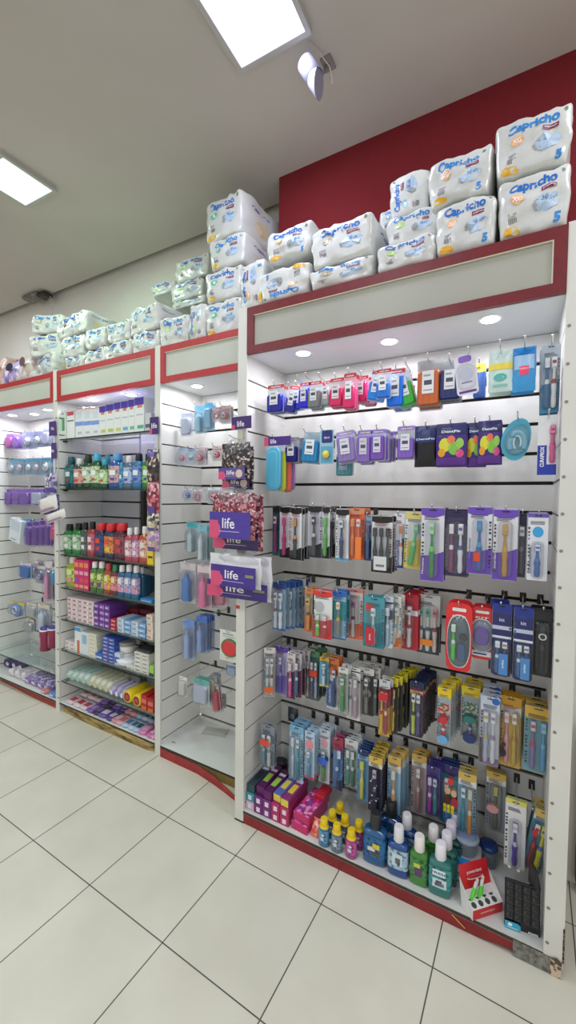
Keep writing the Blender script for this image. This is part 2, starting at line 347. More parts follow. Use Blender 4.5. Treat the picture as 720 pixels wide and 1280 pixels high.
# --- three units set back 16 cm to the left of it
YB = .165
def small_unit(label, x0, x1, kick, lights, back='full'):
    t = thing('display_unit', label, 'display unit', (0, 0, 0))
    D = YB+.35
    mb = MB(); planks(mb, 'x+', x0, YB+.012, D, DECK, Z0F, .0225, .012, .008, INNER, SIDEGR)
    mb.box(x0-.0225, x0, YB, YB+.012, 0, Z1F+.012, WHITE); mb.box(x0-.0225, x0, YB+.012, D, 0, DECK, WHITE); mb.box(x0-.0225, x0, YB+.012, D, Z0F, Z1F, WHITE)
    for z in GR: mb.box(x0-.0235, x0-.0, YB-.0006, YB, z-.003, z+.003, M('#4a443c', .8)) if back != 'full' else None
    mb.build('side_panel', t)
    if x1 < -.1:
        mb = MB(); planks(mb, 'x-', x1, YB+.012, D, DECK, Z0F, .0225, .012, .008, INNER, SIDEGR)
        mb.box(x1, x1+.0225, YB, YB+.012, 0, Z1F+.012, WHITE); mb.box(x1, x1+.0225, YB+.012, D, 0, DECK, WHITE); mb.box(x1, x1+.0225, YB+.012, D, Z0F, Z1F, WHITE)
        mb.build('side_panel', t)
    mb = MB()
    if back == 'full': planks(mb, 'y', D, x0, x1, DECK, Z0F+.03, .03, .012, .014, INNER, GROOVE)
    else:
        xm = x0+.42
        planks(mb, 'y', D, x0, xm, DECK, Z0F+.03, .03, .012, .012, M('#c9ccd0', .4), GROOVE)
        mb.box(xm, x1, D+.01, D+.03, 1.62, Z0F+.03, M('#c9ccd0', .4)); mb.box(xm, x1, D+.045, D+.06, DECK, 1.62, M('#a8ab9e', .5)); mb.box(xm, xm+.03, D+.012, D+.045, DECK, 1.62, M('#4a4640', .7))
    mb.build('back_panel', t)
    mb = MB(); mb.box(x0, x1, YB+.012, D, Z0F, 2.395, M('#dfe1e2', .5)); mb.box(x0, x1, D, .655, 2.377, 2.395, M('#dfe1e2', .5)); mb.build('canopy', t)
    mb = MB(); mb.box(x0, x1, YB, D, DECK-.016, DECK, M('#d7dad6', .4)); mb.box(x0, x1, YB-.0015, YB, DECK-.014, DECK-.002, M('#3b352f', .7)); mb.build('deck', t)
    kick(t)
    fascia(t, x0, x1, YB-.002, Z0F, Z1F, noisy('#ac272d', '#b42c31', 30, .4, 2), .036)
    for l in lights: downlight(t, l[0], l[1], Z0F, l[2], l[3])
    return t
def bent_board(pts, m, th=.006):
    """upright thin board along x,y points with bottom and top heights"""
    mb = MB(); n = len(pts)
    vs = []
    for x, y, z0, z1 in pts: vs += [(x, y, z0), (x, y, z1), (x, y+th, z1), (x, y+th, z0)]
    fs = []
    for i in range(n-1):
        a, b = i*4, i*4+4
        fs += [(a, b, b+1, a+1), (a+1, b+1, b+2, a+2), (a+2, b+2, b+3, a+3)]
    mb.add(vs, fs, m, True); return mb
def kick3(t):
    mb = MB(); mb.box(-.722, -.05, YB+.004, YB+.018, 0, DECK-.016, noisy('#8f7a3c', '#a18a4a', 30, .8, 4)); mb.build('kick_board', t)
    pts = [(-.722, .160, 0, .050), (-.6, .157, 0, .050), (-.427, .155, 0, .049), (-.299, .135, 0, .045), (-.2, .115, 0, .036), (-.131, .098, 0, .028), (-.052, .08, 0, .022)]
    bent_board(pts, noisy('#8c2022', '#9a2a28', 20, .4, 3), .003).build('peeling_laminate', t)
def kick2(t):
    pts = [(-1.728, .198, 0, .050), (-1.70, .178, 0, .052), (-1.6, .168, 0, .052), (-1.4, .163, 0, .052), (-1.124, .162, 0, .052), (-.87, .163, 0, .052), (-.82, .166, 0, .052), (-.80, .185, 0, .052)]
    bent_board(pts, noisy('#55431c', '#b0965a', 9, .8, 6, (.3, .6), 0., 'Object', (1, 1, 6)), .01).build('kick_board', t)
def kick1(t):
    pts = [(-2.62, .206, 0, .058), (-2.4, .194, 0, .056), (-2.23, .184, 0, .054), (-2.0, .178, 0, .052), (-1.80, .176, 0, .052), (-1.755, .19, 0, .052)]
    bent_board(pts, noisy('#8e3a28', '#9c3324', 12, .5, 4), .01).build('kick_board', t)
small_unit('narrow white display unit with a nearly empty deck, beside the large unit', -.7265, -.05, kick3, [(-.57, .30, SPOT_W, '#faf8ff')])
small_unit('white display unit with glass shelves of mouthwash bottles and soap', -1.7325, -.7715, kick2, [(-1.10, .27, SPOT_W, '#c9c0ff'), (-1.45, .24, SPOT_W*1.3, '#fff4ff')], 'mixed')
small_unit('furthest white display unit with purple hanging packs and an orange-red kick board', -2.74, -1.7775, kick1, [(-2.548, .285, SPOT_W, '#faf8ff'), (-2.33, .34, SPOT_W, '#faf8ff'), (-2.064, .29, SPOT_W, '#faf8ff')])
# brown cabinet past the end of the large unit
mb = MB(); bw = noisy('#3a1a14', '#4d241b', 8, .4, 4, (.3, .7), 0., 'Object', (1, 1, .2))
mb.rbox(1.335, 1.8, .37, .43, .03, .66, bw, .006)
tag(mb.build('wall_panel'), 'dark brown board low on the wall past the end of the large unit', 'wall panel')
# ================================================================ NAPPY PACKS ON TOP OF THE UNITS
NAVYT, BLUET = M('#1c6cc4', .4), M('#2a86d4', .4)
FILM = noisy('#c8cac6', '#d8d9d6', 9, .24, 4, (.3, .7), .9)
BADGE = {'orange': M('#f0b98a', .4), 'green': M('#5fc0a0', .4), 'lime': M('#b4dc7c', .4), 'blue': M('#7fb4d4', .4), 'navy': M('#b8a88c', .4)}
def nappy_mesh(w, h, L, badge, seed, vert=False, flip=False, bulge=1.0, soft=1.0):
    k = 16
    so = Vector((seed*7.3, seed*3.1, seed*1.7))
    def surf(p, off=0.):
        x, y, z = p
        n = (abs(x)**k+abs(y)**k+abs(z)**k)**(1/k); q = Vector((x/n, y/n, z/n))
        q.x *= 1-.09*max(0, -q.z); q.x *= 1+.03*sin(q.y*5+seed)
        r = Vector((q.x*w/2, q.y*L/2, q.z*h/2))
        fold = noise.noise(Vector((r.x*13, r.y*7, r.z*13))+so)*.009*soft+noise.noise(Vector((r.x*30, r.y*16, r.z*30))+so)*.009*soft+abs(noise.noise(Vector((r.x*18+r.z*9, r.y*8, r.z*14))+so*2))*-.012*soft
        bul = (1-abs(x)**2)*(1-abs(z)**2)*.006*bulge if abs(y) >= .999 else 0
        d = q.normalized(); d = Vector((d.x*.6, d.y, d.z))
        r += d*(fold+bul+off); r.z = max(r.z, -h/2)
        return r
    mb = MB(); N = 16
    t = [sin(pi/2*(-1+2*i/N)) for i in range(N+1)]
    faces = [lambda a, b: (a, -1, b), lambda a, b: (-a, 1, b), lambda a, b: (1, a, b), lambda a, b: (-1, -a, b), lambda a, b: (a, b, 1), lambda a, b: (-a, b, -1)]
    for fi, fn in enumerate(faces):
        vs = [surf(fn(a, b)) for b in t for a in t]
        fs = [(j*(N+1)+i, j*(N+1)+i+1, (j+1)*(N+1)+i+1, (j+1)*(N+1)+i) for j in range(N) for i in range(N)]
        mb.add(vs, fs, FILM, True)
    # prints, laid on the front face: sizes in half-face units
    fw, fh = (h, w) if vert else (w, h)
    def front(a, b):      # a,b in metres on the upright print
        if vert: a, b = b*1.0, -a
        if vert: a, b = -a, -b
        if flip: a, b = -a, -b
        return surf((max(-.9, min(.9, a/(w/2))), -1, max(-.9, min(.9, b/(h/2)))), .0012)
    def patch(x0, x1, z0, z1, m, n=5, off=0.):
        X0, X1, Z0, Z1 = [x*fw/2 for x in (x0, x1)]+[z*fh/2 for z in (z0, z1)]
        vs = []
        for j in range(n+1):
            for i in range(n+1):
                vs.append(front(X0+(X1-X0)*i/n, Z0+(Z1-Z0)*j/n))
        mb.add([Vector(v)+Vector((0, -off, 0)) for v in vs], [(j*(n+1)+i, j*(n+1)+i+1, (j+1)*(n+1)+i+1, (j+1)*(n+1)+i) for j in range(n) for i in range(n)], m)
    def blob(cx, cz, rx, rz, m, n=16, off=0., seed2=0):
        c = front(cx*fw/2, cz*fh/2)+Vector((0, -off, 0))
        pts = [front((cx+rx*cos(2*pi*i/n)*(1+.12*sin(3*i+seed2)))*fw/2, (cz+rz*sin(2*pi*i/n)*(1+.12*cos(2*i+seed2)))*fh/2)+Vector((0, -off, 0)) for i in range(n)]
        mb.add([c]+pts, [(0, 1+i, 1+(i+1) % n) for i in range(n)], m)
    mb.text('Capricho', -.02*fw/2, .55*fh/2, fh*.20, 0, NAVYT if seed % 2 else BLUET, w=fw*.64, bold=.04, fn=front)
    patch(.22, .60, .24, .37, M('#7b2350', .4), 4, .0006)
    mb.text('premium', .41*fw/2, .305*fh/2, fh*.035, 0, M('#f3dfe8', .4), w=fw*.15, fn=lambda a, b: front(a, b)+Vector((0, -.0014, 0)))
    blob(-.40, .18, .17, .15, BADGE[badge], seed2=seed)
    mb.text('G' if badge == 'lime' else 'M' if badge != 'orange' else 'XG', -.40*fw/2, .18*fh/2, fh*.07, 0, M('#ffffff', .4), fn=lambda a, b: front(a, b)+Vector((0, -.001, 0)))
    blob(.36, -.12, .34, .26, noisy('#b9cfe4', '#9db4cf', 30, .4), seed2=seed+1)
    blob(.12, -.16, .11, .17, M('#9aa0a4', .5), off=.0006, seed2=seed+2)
    mb.text('30 un', .42*fw/2, .0, fh*.07, 0, M('#5f86c0', .4), fn=lambda a, b: front(a, b)+Vector((0, -.0012, 0)))
    for i in range(7): patch(-.66+.035*i, -.66+.035*i+.018, -.52, -.34, M('#6a6460', .6), 1)
    patch(-.66, -.42, -.25, -.20, M('#a59aa6', .6), 1); patch(-.66, -.46, -.31, -.28, M('#a59aa6', .6), 1)
    if badge in ('orange', 'green'):
        blob(-.62, -.80, .24, .20, noisy('#e0a41c', '#eab93a', 20, .4), seed2=seed)
    if badge == 'orange': mb.text('5', .66*fw/2, -.66*fh/2, fh*.16, 0, BLUET, fn=front, bold=.06)
    blob(.78, .74, .05, .07, M('#6d8a6e', .5), 10)
    # print on the +x flank
    def side(a, b): return surf((1, max(-.9, min(.9, a/(L/2))), max(-.9, min(.9, b/(h/2)))), .0012)
    mb.text('Capricho', -.02, h*.25, h*.11, 0, M('#5b62a8', .4), w=L*.45, fn=side, bold=.02)
    cpt = side(.0, -h*.12); ring = [side(.0+.07*cos(2*pi*i/14), -h*.12+h*.16*sin(2*pi*i/14)) for i in range(14)]
    mb.add([cpt]+ring, [(0, 1+i, 1+(i+1) % 14) for i in range(14)], M('#d8c9a4', .5))
    return mb
# (u0, v bottom, u1, v top, y front, badge, kind, turn, bottom z or None, label)
NP = [
 (620,297,716,193,.0,'orange','',.0,2.41,'orange-badged nappy pack, lower of the pair nearest the red-trimmed corner of the large unit'),
 (612,222,716,118,.0,'orange','',.05,None,'orange-badged nappy pack on top of the pair at the end of the large unit'),
 (540,320,624,230,.0,'orange','',.0,2.41,'orange-badged nappy pack, lower of the second pair from the end of the large unit'),
 (535,250,620,170,.0,'orange','',-.04,None,'crumpled orange-badged nappy pack, upper of the second pair from the end'),
 (468,342,545,284,.0,'lime','',.0,2.41,'lime-badged nappy pack on the red trim under a second lime-badged one'),
 (480,297,550,248,.03,'lime','',.0,None,'lime-badged nappy pack lying on another lime-badged pack'),
 (485,255,537,203,.05,'blue','v',.0,None,'nappy pack with its lettering running upwards, tipped on the lime-badged packs'),
 (383,362,466,313,.0,'navy','',.0,2.41,'wide nappy pack under a bigger wide one, above the middle of the large unit'),
 (384,322,466,258,.0,'navy','',.0,None,'bulky wide nappy pack with its flank showing, over the middle of the large unit'),
 (466,296,500,254,.22,'blue','',.3,None,'nappy pack lying behind the bulky wide one against the red wall'),
 (330,330,388,270,.0,'orange','',.0,None,'orange-badged nappy pack lying on the upside-down one'),
 (322,375,384,322,.0,'orange','f',.0,2.41,'nappy pack lying upside down at the end of the large unit by its white post'),
 (298,378,328,319,.02,'orange','v',.0,2.41,'nappy pack stood on end above the white post of the large unit'),
 (253,412,300,366,.19,'green','',.0,2.41,'green-badged nappy pack at the foot of the tallest tower'),
 (253,365,300,325,.19,'green','',.0,None,'green-badged nappy pack second from the foot of the tallest tower'),
 (258,328,305,284,.19,'green','',.0,None,'green-badged nappy pack second from the top of the tallest tower'),
 (254,285,305,230,.19,'green','',-.08,None,'green-badged nappy pack crowning the tallest tower'),
 (234,424,254,375,.185,'lime','v',.0,2.41,'narrow nappy pack stood on end beside the foot of the tallest tower'),
 (213,388,254,365,.42,'lime','',.0,None,'lime-badged nappy pack low in the stack behind, half hidden'),
 (212,366,252,342,.42,'lime','',.0,None,'lime-badged nappy pack just below the top of the pile behind the tower'),
 (215,345,260,310,.42,'lime','',.0,None,'lime-badged nappy pack crowning the pile behind the tower'),
 (196,430,234,388,.185,'lime','',.0,2.41,'lime-badged nappy pack standing alone on the red trim of the narrow unit'),
 (162,440,196,408,.185,'blue','',.0,2.41,'blue-badged nappy pack on the red trim below the one with its flank showing'),
 (158,412,197,374,.185,'blue','',-.1,None,'blue-badged nappy pack with flank showing, first row above the red trim'),
 (127,447,162,421,.185,'blue','',.0,2.41,'blue-badged nappy pack on the trim near the middle of the glass-shelved unit'),
 (129,424,160,396,.185,'blue','',.0,None,'blue-badged nappy pack, second layer over the middle of the glass-shelved unit'),
 (103,456,127,431,.185,'blue','',.1,2.41,'small crumpled nappy pack at the foot of the low pile over the glass shelves'),
 (103,431,129,404,.185,'blue','',.0,None,'small nappy pack resting on the crumpled one over the glass shelves'),
 (78,462,103,441,.185,'blue','',.0,2.41,'nappy pack at the foot of the three-high pile over the glass shelves'),
 (74,441,103,413,.185,'blue','',.0,None,'nappy pack in the middle of the three-high pile over the glass shelves'),
 (66,413,108,384,.185,'navy','',-.1,None,'rounded nappy pack lying across the top of the three-high pile'),
 (37,469,72,438,.185,'navy','',-.2,2.41,'rounded nappy pack at the foot of the slumped end pile'),
 (35,440,66,411,.185,'navy','',.25,None,'slumped nappy pack in the middle of the end pile'),
 (37,414,64,388,.185,'navy','',.35,None,'slumped nappy pack on the top of the end pile'),
 (185,372,216,346,.42,'lime','',.0,None,'nappy pack almost hidden in the pile behind the flank-showing one'),
]
tops = []
for i, (u0, v0, u1, v1, y, badge, kind, rz, zb, lab) in enumerate(NP):
    a = aty(u0, v0, y); b = aty(u1, v1, y)
    w = b.x-a.x; z0 = zb if zb else a.z
    h = b.z-z0; x = (a.x+b.x)/2
    if not zb:       # settle on whatever pack is below
        under = [t for t in tops if abs(t[0]-x) < (t[1]+w)/2*.72 and abs(t[3]-y) < .2 and t[2] < z0+.12]
        if under: z0 = max(t[2] for t in under)-.003; h = max(.09, b.z-z0)
        elif y > .3: pass
    L = .40 if y > .1 else .42
    if kind == 'f' or y > .1: L = .36
    if y > .3: L = .21
    elif y > .2 and u0 > 300: L = .19
    elif 155 < u0 < 245 and y > .1: L = .215
    elif u0 < 70 and y > .1: L = .26
    t = thing('nappy_pack', lab, 'nappy pack', (x, y+L/2+.012, z0+h/2), rz)
    nappy_mesh(w*1.0, h, L, badge, i+1, kind == 'v', kind == 'f', 1.0, 1.0 if u0 > 200 else 1.35).build('film_wrap', t)
    tops.append((x, w, z0+h, y))
# boards under the piles behind (the canopies carry them); lilac bags on the furthest unit
for i, (u0, v0, u1, v1, c1, c2, lab) in enumerate([
    (-8, 482, 6, 442, '#d8b4a8', '#8f6d72', 'small patterned pink packet on top of the furthest unit'),
    (6, 480, 26, 446, '#b9a6da', '#8f7fc4', 'lilac packet with dark print on top of the furthest unit'),
    (24, 473, 40, 437, '#c9b6b0', '#e6e0e0', 'brown and white patterned packet beside the lilac one')]):
    a = aty(u0, v0, .2); b = aty(u1, v1, .2); w = b.x-a.x; h = b.z-2.41
    t = thing('wipes_packet', lab, 'packet', ((a.x+b.x)/2, .3, 2.41+h/2))
    mb = MB(); k = 5; N = 8; tt = [sin(pi/2*(-1+2*q/N)) for q in range(N+1)]
    m = speckle([c1, c2, '#e8e4ea', c1], 28)
    for fn in [lambda a, b: (a, -1, b), lambda a, b: (-a, 1, b), lambda a, b: (1, a, b), lambda a, b: (-1, -a, b), lambda a, b: (a, b, 1), lambda a, b: (-a, b, -1)]:
        vs = []
        for bb in tt:
            for aa in tt:
                p = fn(aa, bb); n = sum(abs(c)**k for c in p)**(1/k); q = Vector(p)/n
                q.x *= 1-.25*max(0, q.z); q.y *= 1-.5*max(0, q.z)
                r = Vector((q.x*w/2, q.y*.12, q.z*h/2)); r += q*noise.noise(r*18+Vector((i, 0, 0)))*.015; r.z = max(r.z, -h/2)
                vs.append(r)
        mb.add(vs, [(j*(N+1)+q, j*(N+1)+q+1, (j+1)*(N+1)+q+1, (j+1)*(N+1)+q) for j in range(N) for q in range(N)], m, True)
    mb.build('wrapper', t)
    mb = MB(); mb.disc(.02, .02, w*.22, h*.16, -.135, M('#2a2540' if i == 1 else '#6a4a52', .4)); mb.build('printed_mark', t)

# ================================================================ HANGING PACKS
YF = .35
def hook(x, yf, z, label, group, back=YF, rise=.012, plate=True, bare=0.):
    t = thing('peg_hook', label, 'hook', (x, back, z), 0, group)
    L = back-yf+.028+bare; mb = MB()
    mb.tube([(0, 0, -.004), (0, -.02, -.003), (0, -L*.6, 0), (0, -L+.02, rise*.4), (0, -L+.006, rise*.8), (0, -L, rise+.008)], .0022, CHROME, 6)
    mb.build('arm', t)
    mb = MB(); mb.rbox(-.011, .011, -.0035, 0, -.034, .006, M('#4b4946', .35, .6), .0012); mb.build('base_plate', t)
    mb = MB(); mb.lathe([(0, -.0036), (.003, -.0025), (.0036, 0), (.003, .0025), (0, .0036)], CHROME, 8); o = mb.build('tip', t); o.location = (0, -L, rise+.01)
    return t
def brush_mb(mb, x, z0, z1, hc, cc, br='#f2f2f2', y=-.010, lean=0., thick=1., child=False):
    """toothbrush standing upright, head up, bristles towards the shopper"""
    thick *= 1.25; L = z1-z0; hm = M(hc, .3); cm = M(cc, .3)
    def P(f, dy=0): return (x+lean*(f-.5)*L, y+dy, z0+f*L)
    mb.tube([P(0), P(.02), P(.12), P(.30), P(.42), P(.52)], [.0022*thick, .0045*thick, .0055*thick, .0046*thick, .0060*thick, .0042*thick], hm, 8)
    mb.tube([P(.40, -.0006), P(.50, -.0006), P(.56)], [.0046*thick, .0048*thick, .0036*thick], cm, 8)
    mb.tube([P(.52), P(.70), P(.80)], [.0038*thick, .0026*thick, .003*thick], hm, 8)
    a = P(.885)
    mb.rbox(a[0]-.0052*thick, a[0]+.0052*thick, y-.0015, y+.0025, z0+.775*L, z0+.99*L, hm, .0015)
    mb.rbox(a[0]-.0044*thick, a[0]+.0044*thick, y-.0085, y-.0015, z0+.79*L, z0+.98*L, M(br, .6), .0008)
    mb.rbox(a[0]-.0036*thick, a[0]+.0036*thick, y-.0092, y-.0085, z0+.86*L, z0+.92*L, cm, .0003)
def blister_mb(mb, x0, x1, z0, z1, d, m, top_r=None):
    r = (x1-x0)*.35
    o = [rrect(x0, x1, z0, z1, r), rrect(x0+.0015, x1-.0015, z0+.0015, z1-.0015, r), rrect(x0+.004, x1-.004, z0+.004, z1-.004, r)]
    rings = [[(x, y, z) for x, z in q] for q, y in zip(o, (-.001, -d*.7, -d))]
    n = len(rings[0]); vs = [p for q in rings for p in q]
    fs = [(k*n+i, k*n+(i+1) % n, (k+1)*n+(i+1) % n, (k+1)*n+i) for k in range(2) for i in range(n)]+[tuple(range(2*n, 3*n))]
    mb.add(vs, fs, m)
def tbpack(w, h, card='#f2f2f0', bands=(), brushes=(('#2255aa', '#ffffff'),), head=None, texts=(), clearback=False, arc=None, extra=None, blister=('#eef4fa', .2), bw=.62, top=.80, r=.006):
    """card with printed bands, bubble and the brushes inside; returns list of (name, mesh builder)"""
    c = MB(); cm = clear(card, .55) if clearback else M(card, .35)
    c.prism(rrect(-w/2, w/2, 0, h, r), -.0004, .0004, cm)
    for a, b, col in bands:
        x_ = w/2-.0008; bm_ = M(col, .35)
        if a <= .001 and b > .15: c.poly([(-x_, .001), (x_, .001), (x_, h*(b+.035))]+[(x_-2*x_*q/8, h*(b+.035-.07*q/8-.022*sin(pi*q/8))) for q in range(1, 8)]+[(-x_, h*(b-.035))], -.0007, bm_)
        elif b >= .999 and a < .92: c.poly([(x_, h-.001), (-x_, h-.001), (-x_, h*a)]+[(-x_+2*x_*q/8, h*(a-.022*sin(pi*q/8))) for q in range(1, 8)]+[(x_, h*a)], -.0008, bm_)
        else: c.quad(-x_, x_, h*a+.001, h*b-.001, -.0007, bm_)
    if head: 
        c.poly([(-w/2+.001, h-.002), (-w/2+.001, h*.90)]+[(-w/2+.001+(w-.002)*i/8, h*(.90-.035*sin(pi*i/8))) for i in range(1, 8)]+[(w/2-.001, h*.90), (w/2-.001, h-.002)], -.0009, M(head, .35))
    c.quad(-w*.16, w*.16, h*.955, h*.97, -.0012, M('#1c1c1e', .5))
    rs = random.Random(int(w*1e5)+int(h*1e4)); ink = ['#2c3440', '#4a5058', '#8c3040', '#2c4c84', '#3c3c40'][rs.randrange(5)]; sd = -1 if rs.random() < .6 else 1
    for q in range(14):          # fine print running up one edge and under the header
        zz = h*(.10+.05*q+.01*rs.random()); l_ = w*(.05+.05*rs.random())
        if q % 5 != 4: c.quad(sd*w*.41-l_*.5, sd*w*.41+l_*.5, zz, zz+h*.034*rs.uniform(.6, 1), -.0014, M(ink, .5))
    for q in range(3): c.quad(-w*.36, w*(.1+.26*rs.random()), h*(.868-.018*q), h*(.877-.018*q), -.0014, M(ink, .5))
    c.quad(-w*.5+.0003, -w*.5+.0012, 0, h*.97, -.0016, M('#8c9094', .4)); c.quad(w*.5-.0012, w*.5-.0003, 0, h*.97, -.0016, M('#6c7074', .4))
    for tx in texts:
        s, col, px, pz, hh = tx[:5]; wd = tx[5] if len(tx) > 5 else None; vert = len(tx) > 6 and tx[6]
        c.text(s, px*w, pz*h, hh, -.0015, M(col, .4), w=wd, vert=vert)
    if extra: extra(c, w, h)
    parts = [('card', c)]
    n = len(brushes)
    for i, bsh in enumerate(brushes):
        if not bsh: continue
        m = MB(); bx = (i-(n-1)/2)*w*(.30 if n > 2 else .36); th = min(1.35, max(.75, w*.55/n/.0125))
        brush_mb(m, bx, h*.06, h*top, bsh[0], bsh[1], bsh[2] if len(bsh) > 2 else '#f2f2f2', lean=bsh[3] if len(bsh) > 3 else 0., thick=th)
        parts.append(('toothbrush', m))
    bl = MB(); hw = w*.5*(bw if n < 2 else .92); blister_mb(bl, -hw, hw, h*.04, h*(top+.03), .021, clear(*blister))
    parts.append(('bubble', bl)); return parts
def flosspack(w, h, col, head='#c8352e', label='#eceef2', fill=.62, tint='#dfe6ee', body=None):
    c = MB(); c.prism(rrect(-w/2, w/2, 0, h, .008), -.0004, .0004, clear(tint, .5))
    if head:
        hm = M(head, .4); pts = [(-w/2+.001, h*.86)]
        for i in range(9): pts.append((-w/2+.001+(w-.002)*i/8, h*(.86+.02*(i % 2))))
        c.poly(pts+[(w/2-.001, h*.98), (-w/2+.001, h*.98)], -.0008, hm)
        c.quad(-w*.3, w*.3, h*.90, h*.93, -.0011, M('#f2e8e6', .5))
    b = MB(); hz = h*fill
    rings = []
    for ins, y in ((.001, -.001), (.0, -.005), (.0, -.014), (.004, -.020)):
        rings.append([(x, y, z) for x, z in rrect(-w*.45+ins, w*.45-ins, h*.02+ins, hz-ins, .008)])
    b.loft(rings, M(col, .3) if body is None else body)
    for k in range(4): b.box(-w*.4+k*w*.22, -w*.4+k*w*.22+w*.02, -.0215, -.019, h*.05, hz*.9, M(col, .3) if body is None else body)
    l = MB(); l.box(-w*.24, w*.24, -.0225, -.0212, h*.26, h*.74, M(label, .4))
    l.quad(-w*.16, w*.16, h*.44, h*.54, -.0227, M('#4a4e62', .5)); l.quad(-w*.18, w*.18, h*.32, h*.34, -.0227, M('#7a7e90', .5)); l.quad(-w*.18, w*.1, h*.62, h*.66, -.0227, M('#9aa', .5))
    return [('card', c), ('holder_case', b), ('label', l)]
def pouch(w, h, base, prints=(), texts=(), seal=None, puff=.012, clearm=False, N=8):
    mb = MB(); m = base if not isinstance(base, str) else M(base, .25, bump=.3, bscale=40)
    def P(i, j, s):
        a = -1+2*i/N; b = j/N
        bul = (1-a*a)**.6*max(0, (1-(2*b*1.06-1)**2))**.6
        return (a*w/2*(1-.02*sin(b*9)), s*puff*bul+noise.noise(Vector((a*2, b*4, w*100)))*.002, b*h)
    for s in (-1, 1):
        vs = [P(i, j, s) for j in range(N+1) for i in range(N+1)]
        fs = [(j*(N+1)+i, j*(N+1)+i+1, (j+1)*(N+1)+i+1, (j+1)*(N+1)+i) for j in range(N) for i in range(N)]
        mb.add(vs, fs if s < 0 else [f[::-1] for f in fs], m, True)
    def fr(x, z):
        a = max(-.98, min(.98, x/(w/2))); b = max(.01, min(.99, z/h)); bul = (1-a*a)**.6*max(0, (1-(2*b*1.06-1)**2))**.6
        return (x, -puff*bul-.0018, z)
    for kind, x, z, rx, rz, col in prints:
        pm = col if not isinstance(col, str) else M(col, .3)
        if kind == 'd':
            n = 12; mb.add([fr(x*w, z*h)]+[fr(x*w+rx*w*cos(2*pi*i/n), z*h+rz*h*sin(2*pi*i/n)) for i in range(n)], [(0, 1+i, 1+(i+1) % n) for i in range(n)], pm)
        else:
            q = 6; mb.add([fr(x*w-rx*w+2*rx*w*i/q, z*h-rz*h+2*rz*h*j/q) for j in range(q+1) for i in range(q+1)],
                          [(j*(q+1)+i, j*(q+1)+i+1, (j+1)*(q+1)+i+1, (j+1)*(q+1)+i) for j in range(q) for i in range(q)], pm)
    for s, col, px, pz, hh, wd in texts:
        mb.text(s, px*w, pz*h, hh, 0, M(col, .4), w=wd, fn=lambda a, b: (a, fr(a, b)[1]-.001, b))
    out = [('bag', mb)]
    if seal:
        q = MB(); q.box(-w/2, w/2, -.0015, .0015, h*.93, h, M(seal, .4)); out.append(('seal_strip', q))
    return out
ORD = ['first', 'second', 'third', 'fourth', 'fifth', 'sixth', 'seventh', 'eighth', 'ninth', 'tenth']
def hang(u0, u1, vt, vb, zg, n, desc, parts_fn, name='toothbrush_pack', cat='toothbrush pack', row='', y=None, pitch=.021, rz=0., tilt=0., back=YF, usehook=True, rnd=.05, bare=0., xoff=0., hookz=None):
    """front pack framed by its edges in the picture; the ones behind follow along the hook"""
    zt = zg+.012
    if y is None:
        yy = atz((u0+u1)/2, vt, zt).y; y = min(max(yy, back-.32), back-.06)
    a = aty(u0, vt, y); b = aty(u1, vb, y); w = max(.02, b.x-a.x); x = (a.x+b.x)/2
    h = a.z-b.z; zt = min(max((a.z), zg-.02), zg+.035) if hookz is None else a.z
    if n*pitch > back-y-.02: pitch = (back-y-.02)/max(1, n)
    def fit(a, b): return a+b if len((a+b).split()) <= 16 else a
    lab = fit('foremost '+desc if n > 1 else desc, ', '+row if row else '')
    r0 = thing(name, lab, cat, (x, y, zt-h), rz)
    if tilt: r0.rotation_euler = (0, tilt, rz)
    for nm, mb in parts_fn(w, h): mb.build(nm, r0)
    for k in range(1, n):
        q = dup(r0, (x+random.uniform(-.004, .004)+xoff*k, y+pitch*k, zt-h+random.uniform(-.005, .003)), (0, tilt+random.uniform(-.02, .02), rz+random.uniform(-rnd, rnd)),
                fit(desc+', '+ORD[k]+' from the front', ', '+row if row else ''), desc+' in a file on one hook, '+row)
    if usehook:
        hook(x+xoff, y, zt-.012, fit('hook of the '+desc, ', '+row if row else ''), 'peg hooks of the '+row if row else None, back=back, bare=bare)
    return r0, w, h
R1, R2, R3, R4, R5, R6 = [P0+PITCHG*k for k in (16, 14, 11, 8, 5, 2)]
FL = dict(name='floss_pick_pack', cat='floss pack')
def fp(*a, **k): return lambda w, h: flosspack(w, h, *a, **k)
def tb(**k): return lambda w, h: tbpack(w, h, **k)
r = 'top row'
hang(335,355,482,515,R1,3,'navy blue floss pack with red header', fp('#1a1f9c'), row=r, y=.10, **FL)
hang(357,370,486,519,R1,2,'tilted navy floss pack with a clear front', fp('#23289a', fill=.5), row=r, y=.12, tilt=.2, **FL)
hang(366,379,489,519,R1,2,'blue floss pack with white label', fp('#2a35c8'), row=r, y=.13, **FL)
hang(375,388,490,522,R1,2,'bright royal blue floss pack', fp('#1c1ee0', fill=.75), row=r, y=.10, bare=.05, **FL)
hang(386,402,484,517,R1,3,'smoke grey floss pack with red header', fp('#7d8587'), row=r, y=.10, bare=.07, **FL)
hang(403,414,486,517,R1,2,'pale grey floss pack beside the pink ones', fp('#9fb0b4'), row=r, y=.12, bare=.06, **FL)
hang(413,430,480,515,R1,3,'pink floss pack with white label', fp('#e0246c'), row=r, y=.10, **FL)
hang(430,445,470,514,R1,3,'tall pink floss pack, tallest of the pink ones', fp('#dc2a70', tint='#f0c8d8'), row=r, y=.06, **FL)
hang(444,460,479,511,R1,5,'deep pink floss pack next to the blue ones', fp('#e02670', fill=.75), row=r, y=.12, xoff=.003, **FL)
hang(459,478,476,512,R1,2,'tilted sky blue floss pack', fp('#1e8ce8'), row=r, y=.08, tilt=.18, **FL)
